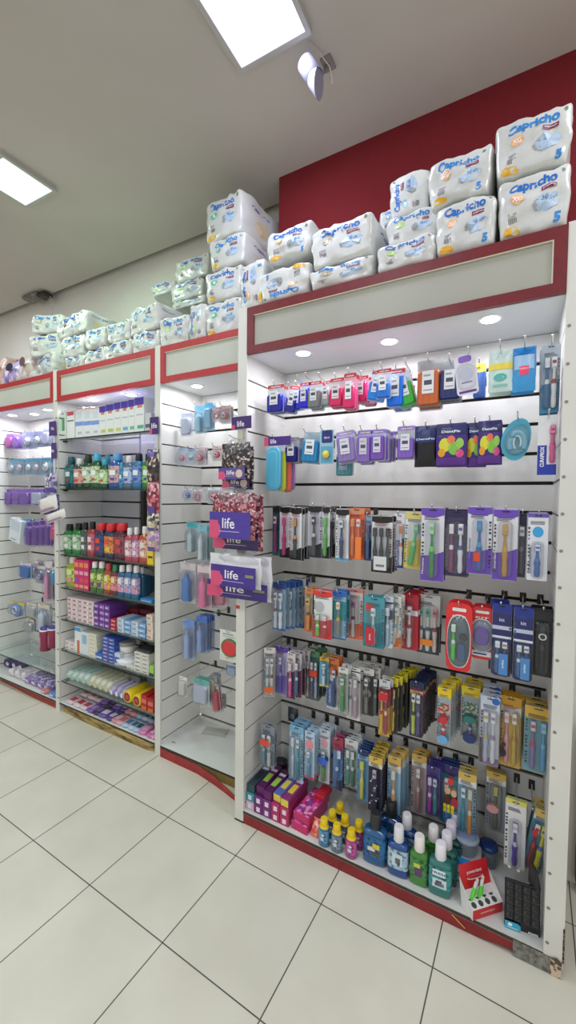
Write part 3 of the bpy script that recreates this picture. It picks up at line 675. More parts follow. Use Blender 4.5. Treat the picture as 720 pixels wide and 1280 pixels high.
hang(471,489,462,498,R1,1,'blue floss pack raised above its neighbours', fp('#1e78dc', fill=.5), row=r, y=.05, bare=.02, hookz=1, **FL)
hang(484,506,467,513,R1,5,'wide bright blue floss pack', fp('#1478ec', fill=.78), row=r, y=.09, xoff=.003, **FL)
hang(502,522,464,510,R1,3,'green floss pack leaning over', fp('#35b83c', head=None), row=r, y=.10, tilt=-.25, bare=.05, **FL)
hang(522,551,452,507,R1,4,'orange floss pack with a clear top', fp('#c8642c', head=None, fill=.75, tint='#aab0b8'), row=r, y=.09, bare=.02, **FL)
hang(550,576,456,503,R1,3,'dark navy floss pack', fp('#16286c', head=None, fill=.75, tint='#aab0b8'), row=r, y=.09, bare=.02, **FL)
hang(592,606,462,503,R1,2,'blue and yellow pack behind the white one', tb(card='#2b5ca8', bands=((.75,1,'#e8d23c'),), brushes=()), row=r, y=.17, name='floss_pick_pack', cat='floss pack')
def whitepk(w, h):
    c = MB(); c.prism(rrect(-w/2, w/2, 0, h, .012), -.0005, .0005, M('#e4e4ee', .3)); c.poly(rrect(-w*.3, w*.3, h*.82, h*.99, .008), -.0009, M('#8a66c8', .3))
    c.disc(0, h*.52, w*.32, h*.18, -.0009, M('#c9cfe0', .4)); c.quad(-w*.4, w*.4, h*.05, h*.11, -.0009, M('#5a3c90', .4)); c.quad(-w*.25, w*.25, h*.30, h*.33, -.0011, M('#6a6a8c', .4))
    b = MB(); blister_mb(b, -w*.42, w*.42, h*.12, h*.78, .02, clear('#f2f2fa', .3)); return [('card', c), ('bubble', b)]
hang(573,599,450,497,R1,1,'white dental pack with a purple top', whitepk, row=r, y=.05, tilt=-.12, bare=.02, **FL)
hang(611,640,453,501,R1,3,'pale teal pouch with a yellow price strip', lambda w, h: pouch(w, h, '#cfe6e2', [('q', 0, .60, .49, .075, '#ecd84c'), ('d', 0, .33, .28, .10, '#5fb8b0'), ('q', 0, .14, .3, .03, '#8ccac4')], []), row=r, y=.06, bare=.05, name='floss_pouch', cat='floss pouch', pitch=.03)
hang(641,669,445,497,R1,2,'bright blue pouch with a pink label', lambda w, h: pouch(w, h, '#3f9ede', [('q', 0, .90, .44, .07, '#1478cc'), ('q', 0, .65, .42, .16, '#9fc4e8'), ('q', 0, .46, .20, .10, '#ee4a74'), ('q', 0, .50, .18, .02, '#f6a0a0')]), row=r, y=.06, bare=.05, name='floss_pouch', cat='floss pouch', pitch=.03)
hang(677,698,447,530,R1,2,'long clear blister of blue dental tools', tb(card='#c4d2dc', clearback=True, bands=((.0,.45,'#3a86ac'),), brushes=(('#2a6a98','#e8e8e8'),('#e8e8ea','#a03030'))), row=r, y=.07, name='dental_tool_pack', cat='dental tool pack', bare=.03)
r = 'second row'
def pencil(col, header=False):
    def f(w, h):
        c = MB(); c.prism(rrect(-w*.62, w*.62, 0, h, .008), -.0004, .0004, clear('#dcecf4', .35))
        out = [('sleeve', c)]
        if header:
            q = MB(); q.box(-w*.75, w*1.1, -.002, -.0008, h*.83, h*.99, M('#4a2a86', .4)); q.quad(-w*.75, -w*.45, h*.83, h*.99, -.0023, M('#d8587a', .4)); q.text('life', -w*.1, h*.91, h*.085, -.0026, M('#f0ecf6', .4)); out.append(('header_card', q))
        b = MB(); b.loft([[(x, y, z) for x, z in rrect(-w*.5+i, w*.5-i, h*.01+i, h*.80-i, w*.4)] for i, y in ((.002, -.001), (0, -.004), (0, -.014), (.003, -.018))], M(col, .3))
        b.loft([[(x, y, z) for x, z in rrect(-w*.28+i, w*.28-i, h*.05+i, h*.72-i, w*.2)] for i, y in ((0, -.018), (.002, -.020))], M(col, .2)); out.append(('comb_case', b))
        return out
    return f
CB = dict(name='comb_case_pack', cat='comb case', row=r, usehook=False, hookz=1)
hang(335,352,546,614,R2,1,'long pale blue case with a purple header card', pencil('#62bfe0', True), y=.10, **{**CB, 'usehook': True})
hang(349,358,552,615,R2,1,'long yellow case behind the pale blue one', pencil('#d8e03c'), y=.13, **CB)
hang(357,365,554,616,R2,1,'long coral case behind the yellow one', pencil('#ee6a5c'), y=.16, **CB)
hang(361,369,556,613,R2,1,'long violet case, hindmost of the four long ones', pencil('#b070cc'), y=.19, **CB)
hang(358,374,547,578,R2,3,'small navy floss pack with grey header', fp('#23207c', head='#9a98ac'), row=r, y=.14, **FL)
hang(377,399,541,578,R2,3,'teal blue pack with tilted white label', fp('#1a86c0', head=None, label='#e8f0f2', fill=.7, tint='#bcd8e4'), row=r, y=.10, tilt=.1, bare=.04, **FL)
def yell(w, h):
    c = MB(); c.prism(rrect(-w/2, w/2, 0, h, .006), -.0005, .0005, clear('#a8d4ea', .8)); c.poly(rrect(-w*.36, w*.40, h*.62, h*.99, .008), -.001, M('#26307c', .4))
    c.quad(-w*.42, w*.42, h*.04, h*.52, -.001, M('#5aa8cc', .4)); c.text('dent', 0, h*.78, h*.07, -.0014, M('#dfe4f4', .4))
    b = MB(); b.lathe([(w*.22, 0), (w*.26, .004), (w*.24, .012), (.001, .014)], M('#e6d456', .35), 14)
    for i, v in enumerate(b.v): b.v[i] = (v[0], -v[2]-.001, v[1]+h*.28)
    return [('card', c), ('floss_reel', b)]
hang(400,417,538,580,R2,1,'light blue pack with a yellow floss reel', yell, row=r, y=.08, bare=.04, **FL)
hang(421,442,567,595,R2-.14,1,'small clear teal case hanging lowest', fp('#4a8a98', head=None, tint='#9fc4cc', fill=.9, label='#8fa4b8'), row=r, y=.13, hookz=1, usehook=False, **FL)
hang(424,447,540,579,R2,2,'tilted lilac pack with silvery label', fp('#8d7ab8', head='#a890d0', label='#dcdce8', fill=.8), row=r, y=.07, tilt=-.12, bare=.03, **FL)
hang(447,465,538,579,R2,3,'lilac pack with a grey window', fp('#8a6cc0', head='#9a80cc', label='#cfccdc', fill=.8), row=r, y=.09, bare=.03, **FL)
hang(464,482,539,578,R2,5,'violet pack in the deepest lilac stack', fp('#7a54b8', head='#9878cc', label='#d8d4e4', fill=.78), row=r, y=.09, xoff=.004, bare=.02, **FL)
hang(497,519,533,574,R2,2,'lilac pack with a white stripe beside the black pouch', fp('#8460c4', head='#a488dc', label='#e4e2ee', fill=.62), row=r, y=.10, bare=.03, **FL)
PO = dict(name='floss_pouch', cat='floss pouch', row=r)
hang(519,547,533,582,R2,3,'black and navy pouch with a slanting white line', lambda w, h: pouch(w, h, '#12131c', [('q', 0, .78, .49, .21, '#1a2c68')], [('DentFit', '#dfe6f6', -.02, .66, .008, w*.8)]), y=.10, **PO)
FR = [('q', 0, .86, .48, .12, '#20255c'), ('d', -.2, .48, .2, .17, '#d8d23c'), ('d', .12, .40, .2, .16, '#7cc04a'), ('d', .02, .60, .14, .10, '#e0704a'), ('d', .30, .52, .13, .12, '#98ca5c'), ('d', -.30, .30, .13, .10, '#e49a30'), ('d', .3, .28, .14, .1, '#d84a8a'), ('q', 0, .10, .48, .09, '#5a2c8c')]
hang(546,582,532,583,R2,3,'purple pouch of fruit-coloured picks beside the black pouch', lambda w, h: pouch(w, h, '#40287c', FR, [('DentFit', '#e8eaf6', 0, .80, .009, w*.62)]), y=.08, **PO)
hang(583,606,529,583,R2,2,'purple pouch of fruit-coloured picks with a dark top', lambda w, h: pouch(w, h, '#35287c', FR, [('DentFit', '#e8eaf6', 0, .80, .009, w*.62)]), y=.11, bare=.02, **PO)
hang(598,626,531,584,R2,3,'purple pouch of fruit-coloured picks beside the clear teal case', lambda w, h: pouch(w, h, '#40287c', FR, [('DentFit', '#e8eaf6', 0, .80, .009, w*.62)]), y=.08, **PO)
def guard(w, h):
    c = MB(); n = 22; P = []
    for i in range(n):
        a = 2*pi*i/n; rx = w*.5*(1-.12*cos(a*1)); P.append((rx*cos(a)*.95+.08*w*sin(a), h*.5+h*.49*sin(a)))
    c.prism(P, -.0008, .0008, clear('#4ab4d0', .8))
    b = MB(); b.loft([[(x*s+.002, -y, h*.48+(z-h*.5)*s*.86) for x, z in P] for s, y in ((.86, .001), (.84, .018), (.74, .024))], clear('#cfe8f0', .35))
    m = MB(); m.tube([(w*.24*cos(a), -.012, h*.40+h*.26*sin(a)) for a in [radians(k) for k in range(-30, 215, 20)]], .008, M('#8fd0e6', .3, alpha=.8), 8)
    m.tube([(w*.12*cos(a), -.012, h*.42+h*.16*sin(a)) for a in [radians(k) for k in range(-60, 245, 25)]], .004, M('#dff2f8', .3), 6)
    return [('card', c), ('bubble', b), ('mouthguard', m)]
hang(628,666,527,579,R2,1,'clear teal kidney-shaped mouthguard case', guard, row=r, y=.07, name='mouthguard_pack', cat='mouthguard pack', bare=.03)
def curabox(w, h):
    c = MB(); c.box(-w/2, w/2, -.0, .018, 0, h, M('#e6e8ea', .35)); c.quad(-w*.49, w*.49, .001, h*.18, -.0006, M('#2238a8', .35)); c.quad(-w*.49, -.02*w, h*.18, h*.50, -.0006, M('#2238a8', .35))
    c.quad(.12*w, .40*w, h*.22, h*.84, -.0005, M('#c9b4bc', .3)); c.text('CURAPROX', -w*.25, h*.31, .012, -.0012, M('#f2f4fa', .4), w=h*.34, vert=True, bold=.03)
    m = MB(); brush_mb(m, w*.26, h*.20, h*.82, '#c0608c', '#b04a78', '#d884a4', y=-.006, thick=1.3); return [('carton', c), ('toothbrush', m)]
hang(673,695,525,599,R2,1,'white and blue carton showing a pink toothbrush', curabox, row=r, y=.06, bare=.02)
r = 'third row'
wb = '#e9eaec'; BK = '#1a1a1c'
hang(341,350,632,695,R3,1,'dark teal pack with a magenta brush', tb(card='#3a5a68', bands=((.88,1,BK),(.0,.5,'#3a7c8c')), brushes=(('#a8328c','#a8328c'),)), row=r, y=.14)
hang(350,363,633,698,R3,3,'white pack with a hot pink brush', tb(card=wb, head=BK, bands=((0,.2,BK),), brushes=(('#d4287c','#e04c94','#e65a9c'),)), row=r, y=.11)
hang(363,377,634,701,R3,4,'white pack with an orange and black brush', tb(card=wb, head=BK, bands=((0,.22,BK),), brushes=(('#2c2c2a','#f09a3c','#f0a04a'),)), row=r, y=.09, xoff=.004)
hang(385,402,632,698,R3,5,'lilac-grey pack with a black-headed brush', tb(card='#cfcbd8', head=BK, bands=((0,.26,'#24222c'),), brushes=(('#3c4c4c','#dfe4e4','#222'),)), row=r, y=.11, xoff=.003)
hang(403,412,633,699,R3,4,'white pack with a bright green brush', tb(card=wb, head=BK, bands=((0,.22,BK),), brushes=(('#58b848','#6cc85c','#7ed070'),)), row=r, y=.09)
hang(412,420,640,697,R3,1,'thin black brush pack between green and blue ones', tb(card='#d0d0d4', bands=((0,.3,BK),), brushes=(('#1c1c20','#2a2a30','#222226'),)), row=r, y=.12)
hang(420,436,636,702,R3,3,'white pack with a navy-handled brush', tb(card=wb, head=BK, bands=((0,.06,'#58a8d0'),), brushes=(('#2a3864','#4a68a4'),)), row=r, y=.08)
hang(436,455,635,700,R3,4,'all-orange pack with a small orange box', tb(card='#e8622c', bands=((.9,1,'#d8906c'),), brushes=(('#f07c34','#f4944c','#f89c5c'),('#f08a48','#f08a48')),extra=lambda c,w,h: c.quad(.05*w,.42*w,.02*h,.45*h,-.0228,M('#f08038',.4))), row=r, y=.09)
hang(456,466,645,703,R3,3,'blue brush pack with a plum-coloured head', tb(card='#9cb4cc', bands=((0,.45,'#2c5c94'),), brushes=(('#2c5c94','#3a6ca0','#7a4a78'),)), row=r, y=.10)
hang(465,490,645,718,R3,4,'black and white pack of three dark toothbrushes', tb(card='#dadcdc', head=BK, bands=((0,.26,BK),), brushes=(('#2a2430','#3a3040','#333'),('#2a2430','#3a3040','#333'),('#24403c','#3a3040','#333')),extra=lambda c,w,h: (c.quad(-.3*w,.3*w,.06*h,.30*h,-.0228,M('#d4d6d6',.4)),c.quad(-.2*w,.2*w,.12*h,.16*h,-.0231,M('#777',.4)))), row=r, y=.06, pitch=.03)
def ctext(s, col='#f2f4fa', f=.30, x=-.22, hh=None): return (s, col, x, f, hh or .010)
hang(492,506,642,711,R3,2,'blue and white pack with a small orange-tipped brush', tb(card='#e2e4ea', bands=((0,.54,'#2b3c9c'),), brushes=(None,('#e8e6ea','#e8824a','#e8824a')), texts=(('CURAPROX','#e8ecf8',-.15,.27,.011,.10,True),)), row=r, y=.09)
hang(505,529,640,712,R3,5,'yellow and white pack with a green toothbrush', tb(card='#dfe0dc', bands=((0,.52,'#d4bc48'),(.88,1,'#d8c87c')), brushes=(('#4cc46c','#8cd8a0','#8aa8a0',.12),), texts=(('CURAPROX','#f2ecc0',-.34,.26,.009,.10,True),)), row=r, y=.08, xoff=.006, tilt=.03)
pu = '#6a48b4'
hang(527,554,634,728,R3,3,'white and purple pack with a two-tone green toothbrush', tb(card='#dcdce4', head=pu, bands=((0,.38,pu),), brushes=(('#3a9450','#78d868','#c8ecd0'),), texts=(('Montana','#e4dcf4',-.40,.20,.008,.06,True),)), row=r, y=.06)
hang(556,585,637,722,R3,2,'dark violet clear pack with white-stemmed brushes', tb(card='#3c2c64', clearback=True, bands=((.86,1,'#2c2250'),), brushes=(('#8a3c6c','#e8e8ee'),('#e8e8f0','#6a5aa4'))), row=r, y=.07)
hang(585,614,633,719,R3,3,'white and purple pack with a blue toothbrush and red mark', tb(card='#dcdce4', head=pu, bands=((0,.36,pu),), brushes=(('#3a6cb0','#58a0d0','#4a94c8'),), extra=lambda c,w,h: c.poly(rrect(-.2*w,.06*w,.20*h,.33*h,.004),-.0229,M('#d8442c',.4)), texts=(('interdental','#8c8ca8',-.40,.38,.008,.07,True),)), row=r, y=.06)
hang(617,646,636,727,R3,3,'white and purple pack with a golden toothbrush', tb(card='#dcdce4', head=pu, bands=((0,.42,pu),), brushes=(('#c89440','#d8a44c','#c8a060'),), texts=(('interdental','#d8d0ec',-.40,.30,.008,.07,True),)), row=r, y=.06)
hang(644,660,641,722,R3,2,'dark navy clear pack behind the last white one', tb(card='#2c2c4c', clearback=True, bands=((.84,1,'#2a2a52'),), brushes=(('#4a4860','#8a88a0'),)), row=r, y=.10)
hang(660,684,641,727,R3,2,'white blister pack with a bright blue dot', tb(card='#e4e6ee', bands=((.93,1,'#6c58ac'),), brushes=(('#3c6cb8','#4c7cc4'),), top=.55, extra=lambda c,w,h: c.disc(0,h*.72,w*.26,h*.08,-.0012,M('#3aa4e0',.3)), texts=(('Orthodontic','#3a3c5c',-.36,.30,.007,.09,True),)), row=r, y=.06)
r = 'fourth row'
hang(341,357,727,790,R4,6,'blue clear pack with a white and crimson brush', tb(card='#9cc0d8', clearback=True, bands=((0,.06,'#2c58a4'),(.88,1,'#2c4c90')), brushes=(('#c8d4e0','#a03860'),('#e4e8f0','#2c9aa4'))), row=r, pitch=.03, xoff=.008)
hang(368,382,722,786,R4,2,'black pack with white swirls and a red header', tb(card='#1e1e20', bands=((.82,1,'#d8d0cc'),(.94,1,'#c84c48')), brushes=(('#3a3a3c','#e8e8e8'),('#c8c8c8','#333'))), row=r)
hang(381,392,735,791,R4,4,'amber brush pack with an orange base', tb(card='#a8a090', bands=((0,.4,'#d8642c'),(.9,1,'#d87c30')), brushes=(('#d89428','#3a3a38','#e8c060'),)), row=r)
hang(391,415,737,801,R4,4,'red and white pack with lime and red brushes', tb(card='#dfe2e2', head='#d83a34', bands=((0,.40,'#d8363c'),(.9,1,'#d83a34')), brushes=(('#6cd03c','#e8f4e0'),('#c82c34','#e0e0e0')), top=.5, extra=lambda c,w,h: c.disc(-.15*w,h*.66,w*.25,h*.12,-.0013,M('#b4b8b8',.4))), row=r)
hang(416,432,738,801,R4,3,'teal and blue pack with a yellow-waisted white brush', tb(card='#8cb4cc', bands=((0,.04,'#2458a4'),(.9,1,'#2a60b4'),(.4,.8,'#2a9a9c')), brushes=(('#8a8c80','#e8b830'),)), row=r)
hang(432,453,735,801,R4,2,'white and coral pack with a wine-stemmed brush', tb(card='#e4dedc', bands=((0,.32,'#e87454'),(.93,1,'#e88474')), brushes=(('#e8e4e4','#7a3058','#c888b0'),)), row=r)
hang(455,480,745,812,R4,4,'teal pack with a red oval tag', tb(card='#4a98a4', bands=((0,.5,'#2c7c8c'),), brushes=(('#c8d8dc','#58b0c0'),), extra=lambda c,w,h: (c.poly(rrect(-.3*w,.12*w,.08*h,.42*h,.006),-.0229,M('#c02c3c',.4)),c.poly(rrect(-.40*w,-.05*w,.72*h,.86*h,.003),-.0013,M('#d8443c',.4)),c.text('EXTRA',-.1*w,.24*h,.007,-.0234,M('#f0d8d8',.4),w=.026,vert=True))), row=r)
hang(479,491,745,811,R4,3,'pale blue carded brush with black bands', tb(card='#c8d8e4', bands=((.86,.9,'#222a34'),(.55,.75,'#5a6068')), brushes=(('#a8c8dc','#e4eaf0'),)), row=r)
hang(488,501,744,811,R4,3,'white pack with a cream and orange brush', tb(card='#dcdcd6', bands=((0,.2,'#e08040'),), brushes=(('#e8d8c0','#58b0d0','#e4e4e4',.1),)), row=r)
hang(503,522,742,814,R4,6,'crimson pack with a white and navy brush', tb(card='#b81e34', bands=((.62,.72,'#dfe4ee'),), brushes=(('#e4e4ec','#b02c48'),), texts=(('BRANCO','#f0d8dc',-.30,.30,.006,.05,True),)), row=r, xoff=.003)
hang(522,549,742,820,R4,2,'pack of three white toothbrushes with an orange tag', tb(card='#d0d4d2', bands=((0,.46,'#2e3a44'),), brushes=(('#e8ecec','#1c6c74','#5cb89c'),('#e8ecec','#1c6c74','#5cb89c'),('#f0dcdc','#b03440','#e08c94')), extra=lambda c,w,h: c.quad(-.3*w,.25*w,.17*h,.27*h,-.0228,M('#ee8a2c',.4))), row=r, pitch=.03)
def kit(outer, oval, things, lower=False):
    def f(w, h):
        c = MB(); P = [(x*(1-.10*math.exp(-((z/h-.13)/.07)**2)-.05*math.exp(-((z/h-.86)/.06)**2)), z) for x, z in rrect(-w/2, w/2, 0, h, w*.30, 6)]
        full = []
        for q in range(len(P)):
            a_, b_ = P[q], P[(q+1) % len(P)]
            m_ = 8 if abs(b_[1]-a_[1]) > h*.3 else 1
            for s_ in range(m_):
                zz = a_[1]+(b_[1]-a_[1])*s_/m_; sg = 1 if a_[0] > 0 else -1
                full.append((sg*w/2*(1-.10*math.exp(-((zz/h-.13)/.07)**2)-.05*math.exp(-((zz/h-.86)/.06)**2)), zz) if m_ > 1 else a_)
        c.prism(full, -.0008, .0008, M(outer, .3)); c.poly(rrect(-w*.26, w*.26, h*.88, h*.93, .004), -.0012, M('#e8e4e2', .35))
        P = [(w*.5*math.copysign(abs(cos(2*pi*q/28))**.8, cos(2*pi*q/28)), h*.5+h*.5*math.copysign(abs(sin(2*pi*q/28))**.8, sin(2*pi*q/28))) for q in range(28)]
        c.text('KIT', 0, h*.80, h*.035, -.0016, M('#f4e8e6', .4), w=w*.5)
        b = MB(); b.loft([[(x*s, -y, h*oval[0]+(z-h*.5)*oval[1]*s/.8) for x, z in P] for s, y in ((.84, .001), (.82, .020), (.72, .026))], clear('#e4ecf0', .3))
        out = [('card', c), ('bubble', b)]
        c.poly([(x*.84, h*oval[0]+(z-h*.5)*oval[1]*1.04) for x, z in P], -.0011, M('#8a94a4' if lower else '#5c6c74', .3)); c.poly([(x*.90, h*oval[0]+(z-h*.5)*oval[1]*1.10) for x, z in P], -.00105, M('#dfe0e0', .3))
        for (k, x, z, a, bb, col) in things:
            m = MB()
            if k == 'brush': brush_mb(m, x*w, z*h, bb*h, col, '#e8f0e8', y=-.010, thick=1.2)
            else: m.loft([[(px, y, pz) for px, pz in rrect((x-a)*w+i, (x+a)*w-i, (z-bb)*h+i, (z+bb)*h-i, a*w*.8)] for i, y in ((.002, -.002), (0, -.006), (0, -.014), (.003, -.019))], M(col, .3))
            out.append(('toothbrush' if k == 'brush' else 'case', m))
        if lower: c.quad(-w*.4, w*.4, h*.06, h*.16, -.0012, M('#dfe2ee', .4)); c.quad(-w*.3, w*.2, h*.09, h*.12, -.0015, M('#23307c', .4))
        return out
    return f
hang(558,589,752,842,R4,3,'big red kit pack with a lime brush and blue cap', kit('#dc2f34', (.44, .72), [('brush', -.18, .16, 0, .70, '#5cd04c'), ('c', .12, .30, .15, .13, '#3c5c8c'), ('c', .18, .52, .14, .05, '#2c3034')]), row=r, y=.05, name='travel_kit_pack', cat='travel kit pack', pitch=.03)
hang(587,618,757,827,R4,3,'red and white pack with a purple oval case', kit('#cc3438', (.46, .58), [('c', .0, .46, .28, .17, '#6a48a8'), ('c', -.14, .44, .08, .14, '#3c6c94')], True), row=r, y=.08, name='travel_kit_pack', cat='travel kit pack', pitch=.03)
nv = '#25306c'
def navypk(w, h): return tbpack(w, h, r=.013, card='#2a2c64', bands=((.86,1,'#23348c'),(.64,.70,'#b8c4d8'),(.52,.56,'#dfe6f0')), brushes=(('#3a6ca4','#dfe4ec'),('#58508c','#8c84b8')), top=.5, extra=lambda c,w,h: (c.quad(-.1*w,.35*w,.05*h,.34*h,-.0228,M('#4a84c0',.4)),c.text('ortho',.1*w,.2*h,.007,-.0232,M('#dfe8f4',.4),w=.03,vert=True),c.text('kit',0,.78*h,.012,-.0012,M('#b8c8ec',.4))))
hang(616,638,749,843,R4,4,'tall navy brush kit beside the red and white pack', navypk, row=r, y=.07, xoff=-.004)
hang(643,665,752,848,R4,3,'tall navy brush kit beside the black pack', navypk, row=r, y=.06, xoff=-.004)
hang(664,692,752,841,R4,4,'charcoal black pack with a white ring', tb(card='#24262a', bands=((.68,.69,'#c8cccc'),(.95,1,'#101214')), brushes=(('#34373c','#50545c','#4a4d54'),), blister=('#8c9298',.25), extra=lambda c,w,h: ([c.disc(0,.61*h,.17*w,.05*h,-.0228,M('#c4c8c8',.4)),c.disc(0,.61*h,.11*w,.033*h,-.0231,M('#34373c',.4))]), texts=(('BLACK','#9aa0a4',0,.78,.008,.04),)), row=r, y=.07)
r = 'fifth row'
hang(331,343,808,873,R5,1,'white pack of thin brushes with an orange tip', tb(card='#cfd0d0', clearback=True, bands=((.9,1,'#e0dcd8'),), brushes=(('#dfe4e8','#58a0c0'),('#e8e4e0','#a04848')), extra=lambda c,w,h: c.quad(-.4*w,.3*w,.12*h,.24*h,-.0228,M('#e06c30',.4))), row=r, rz=.5)
hang(344,360,806,870,R5,2,'lilac pack with a violet brush', tb(card='#c4bce0', head='#6a50b4', bands=((0,.4,'#8c78cc'),), brushes=(('#6a5cc8','#b0a8e4'),)), row=r)
hang(359,369,815,875,R5,3,'white and plum pack with a pink-handled brush', tb(card='#d8d0d4', bands=((0,.6,'#4a2c54'),), brushes=(('#e0489c','#e8e0e4'),)), row=r)
hang(367,377,815,873,R5,6,'blue and burgundy brush pack', tb(card='#c4bcc0', bands=((0,.6,'#5c2440'),), brushes=(('#2c5c9c','#dfe0e4'),)), row=r, xoff=.008, pitch=.03)
hang(383,399,812,877,R5,5,'green pack with a small red label', tb(card='#3c6c48', bands=((.0,.5,'#4c5c58'),(.9,1,'#58885c')), brushes=(('#c8b4a4','#a8c8b8'),('#4a4c80','#b8c8d0'),('#a8b4c8','#8aa')), extra=lambda c,w,h: c.quad(-.1*w,.45*w,.52*h,.64*h,-.0228,M('#d0402c',.4))), row=r)
hang(400,411,820,860,R5,4,'short yellow and sky blue carded pack', tb(card='#5aa8cc', bands=((.86,1,'#e8b830'),(0,.08,'#e8d040')), brushes=(('#dfe8ec','#58a0c0'),)), row=r, rz=.1)
hang(409,423,821,888,R5,3,'orange-topped white pack with blue lettering band', tb(card='#dfe4e8', bands=((.68,1,'#ee7c30'),), brushes=(None,('#1c4474','#1c4474')), extra=lambda c,w,h: c.quad(-.48*w,.02*w,.04*h,.55*h,-.0012,M('#2c5cae',.4)), texts=(('CURAPROX','#e8eef8',-.22,.30,.008,.09,True),)), row=r)
hang(423,435,833,893,R5,4,'white pack with a grass green brush', tb(card='#c4c8c4', clearback=True, bands=((.88,1,'#dcdcd8'),), brushes=(('#3c9c4c','#58b468','#dfe4e0'),)), row=r)
hang(434,450,832,902,R5,5,'white pack with black scribbles and a mauve brush', tb(card='#e0e0de', bands=((.72,.76,'#2c2c2c'),(.9,.93,'#333')), brushes=(('#dcdce0','#888890'),('#c8a4b8','#dfdce0'))), row=r, xoff=.002)
hang(451,467,833,896,R5,5,'black and white pack with a round photo', tb(card='#2c2c2c', bands=((.86,1,'#dfdeda'),), brushes=(('#8a8682','#4a4846'),), extra=lambda c,w,h: (c.disc(0,.75*h,.22*w,.06*h,-.0012,M('#b8b4b0',.4)),c.disc(0,.46*h,.3*w,.09*h,-.0013,M('#a49e98',.5)))), row=r)
hang(466,475,834,896,R5,4,'slim dark grey brush pack', tb(card='#c8c8c4', bands=((0,.75,'#3c4440'),), brushes=(('#50605c','#8c9894'),)), row=r)
hang(474,487,848,922,R5,4,'red and gold pack of curved children brushes', tb(card='#7c2c34', bands=((0,.5,'#d8a82c'),(.86,1,'#c8ccd0')), brushes=(('#e8b828','#c02c2c'),('#a82c3c','#e8d4c0')), extra=lambda c,w,h: c.poly(rrect(-.4*w,.4*w,.66*h,.80*h,.006),-.0228,M('#c02a34',.4))), row=r)
hang(486,497,845,918,R5,9,'yellow-fronted pack at the head of a long black stack', tb(card='#2c2a24', bands=((.85,1,'#d8cc30'),), brushes=(('#e8c828','#8c2440'),)), row=r, xoff=.006)
hang(513,528,850,923,R5,9,'navy-topped children pack with a lime and black brush', tb(card='#2a2438', bands=((.86,1,'#1e2a4c'),(.76,.84,'#e0a878')), brushes=(('#c4d84c','#2c2c30'),('#4a3c8c','#8c88b0'))), row=r, xoff=.002)
def kidclear(topc, a, b, cc):
    return tb(card='#b8c4c8', clearback=True, bands=((.87,1,topc),), brushes=((a, b),), top=.5, bw=.8, extra=lambda c,w,h: (c.disc(0,.90*h,.48*w,.08*h,-.001,M(topc,.35)),c.disc(-.28*w,.87*h,.22*w,.05*h,-.0011,M(topc,.3)),c.disc(.28*w,.87*h,.22*w,.05*h,-.0011,M(topc,.3)),c.poly(rrect(-.40*w,.40*w,.30*h,.72*h,.01),-.0009,speckle([cc,'#7c98a8','#c8b090','#4c6c5c','#a8b8c0',cc],130)),c.disc(0,.46*h,.3*w,.06*h,-.0228,M(cc,.4)),c.disc(0,.12*h,.34*w,.08*h,-.0228,M('#6aa8d8' if cc != '#2a7c70' else '#2a3c74',.4))))
hang(547,563,858,932,R5,7,'yellow-topped clear pack with a red-shirted toy shape', kidclear('#e8cc1c', '#c83440', '#dfe4e8', '#c83038'), row=r, xoff=.003)
hang(577,599,856,932,R5,6,'yellow-topped clear pack with a dark green toy shape', kidclear('#e4c81c', '#3a4c8c', '#a8b8c0', '#2a7c70'), row=r, xoff=.001)
hang(601,623,868,960,R5,8,'white box-shaped pack with blue printed flank', tb(card='#d8dae8', bands=((.86,1,'#c8d4e4'),(0,.12,'#8c6c98')), brushes=(('#b8c0d8','#c8b878'),('#dfe0ea','#a890b8')), extra=lambda c,w,h: (c.quad(-.48*w,-.30*w,.02*h,.38*h,-.0013,M('#5a4448',.4)),c.disc(.28*w,.94*h,.2*w,.05*h,-.0013,M('#2c6cc0',.4)))), row=r)
hang(626,650,868,962,R5,4,'golden yellow pack with a pink brush and black toy shapes', tb(card='#d8b040', bands=((.72,.86,'#dcd8cc'),(.87,1,'#d4a030')), brushes=(('#e8a0b4','#f0b8c4'),('#d8b040','#c89c34')), extra=lambda c,w,h: (c.disc(-.3*w,.22*h,.14*w,.06*h,-.0228,M('#2c2430',.4)),c.disc(-.28*w,.34*h,.10*w,.03*h,-.0228,M('#3a2c28',.4)))), row=r)
hang(656,689,880,970,R5,5,'wide teal pack of two brushes under a golden top', tb(card='#6aa4b4', bands=((.82,1,'#d8b048'),), brushes=(('#8c78b4','#d04868','#e8e0e0'),('#5ca8d8','#7cc0e8','#a8d4ec')), bw=.9), row=r)
r = 'bottom row'
hang(362,379,905,979,R6,5,'light blue two-brush pack with a black lettered header', tb(card='#a8cce0', head='#7cb4d8', brushes=(('#c4d8e0','#e8e8f0'),('#3a9cac','#58b4c4'))), row=r)
hang(381,393,912,976,R6,4,'pale blue pack with a pink oval picture', tb(card='#b4d0e4', bands=((0,.06,'#e04c68'),), brushes=(('#58a0c0','#88bcd4'),), extra=lambda c,w,h: c.disc(0,.72*h,.36*w,.11*h,-.0013,M('#e08c94',.4)), top=.6), row=r)
hang(399,412,910,981,R6,4,'white pack with a blue ball and green handle', tb(card='#d4dce8', bands=((.9,1,'#c8d8e4'),), brushes=(('#5cb040','#3c5cc0'),), top=.62, extra=lambda c,w,h: (c.disc(0,.46*h,.44*w,.07*h,-.0228,M('#3c6cd0',.4)),c.disc(0,.74*h,.3*w,.08*h,-.0013,M('#e0a8b4',.4)))), row=r)
hang(417,428,920,990,R6,4,'crimson-topped pack with twisted blue brushes', tb(card='#5c8cc0', bands=((.76,1,'#a83050'),(0,.2,'#2c3c64')), brushes=(('#3c70b8','#c4d4e8','#dfe4ea',.14),)), row=r)
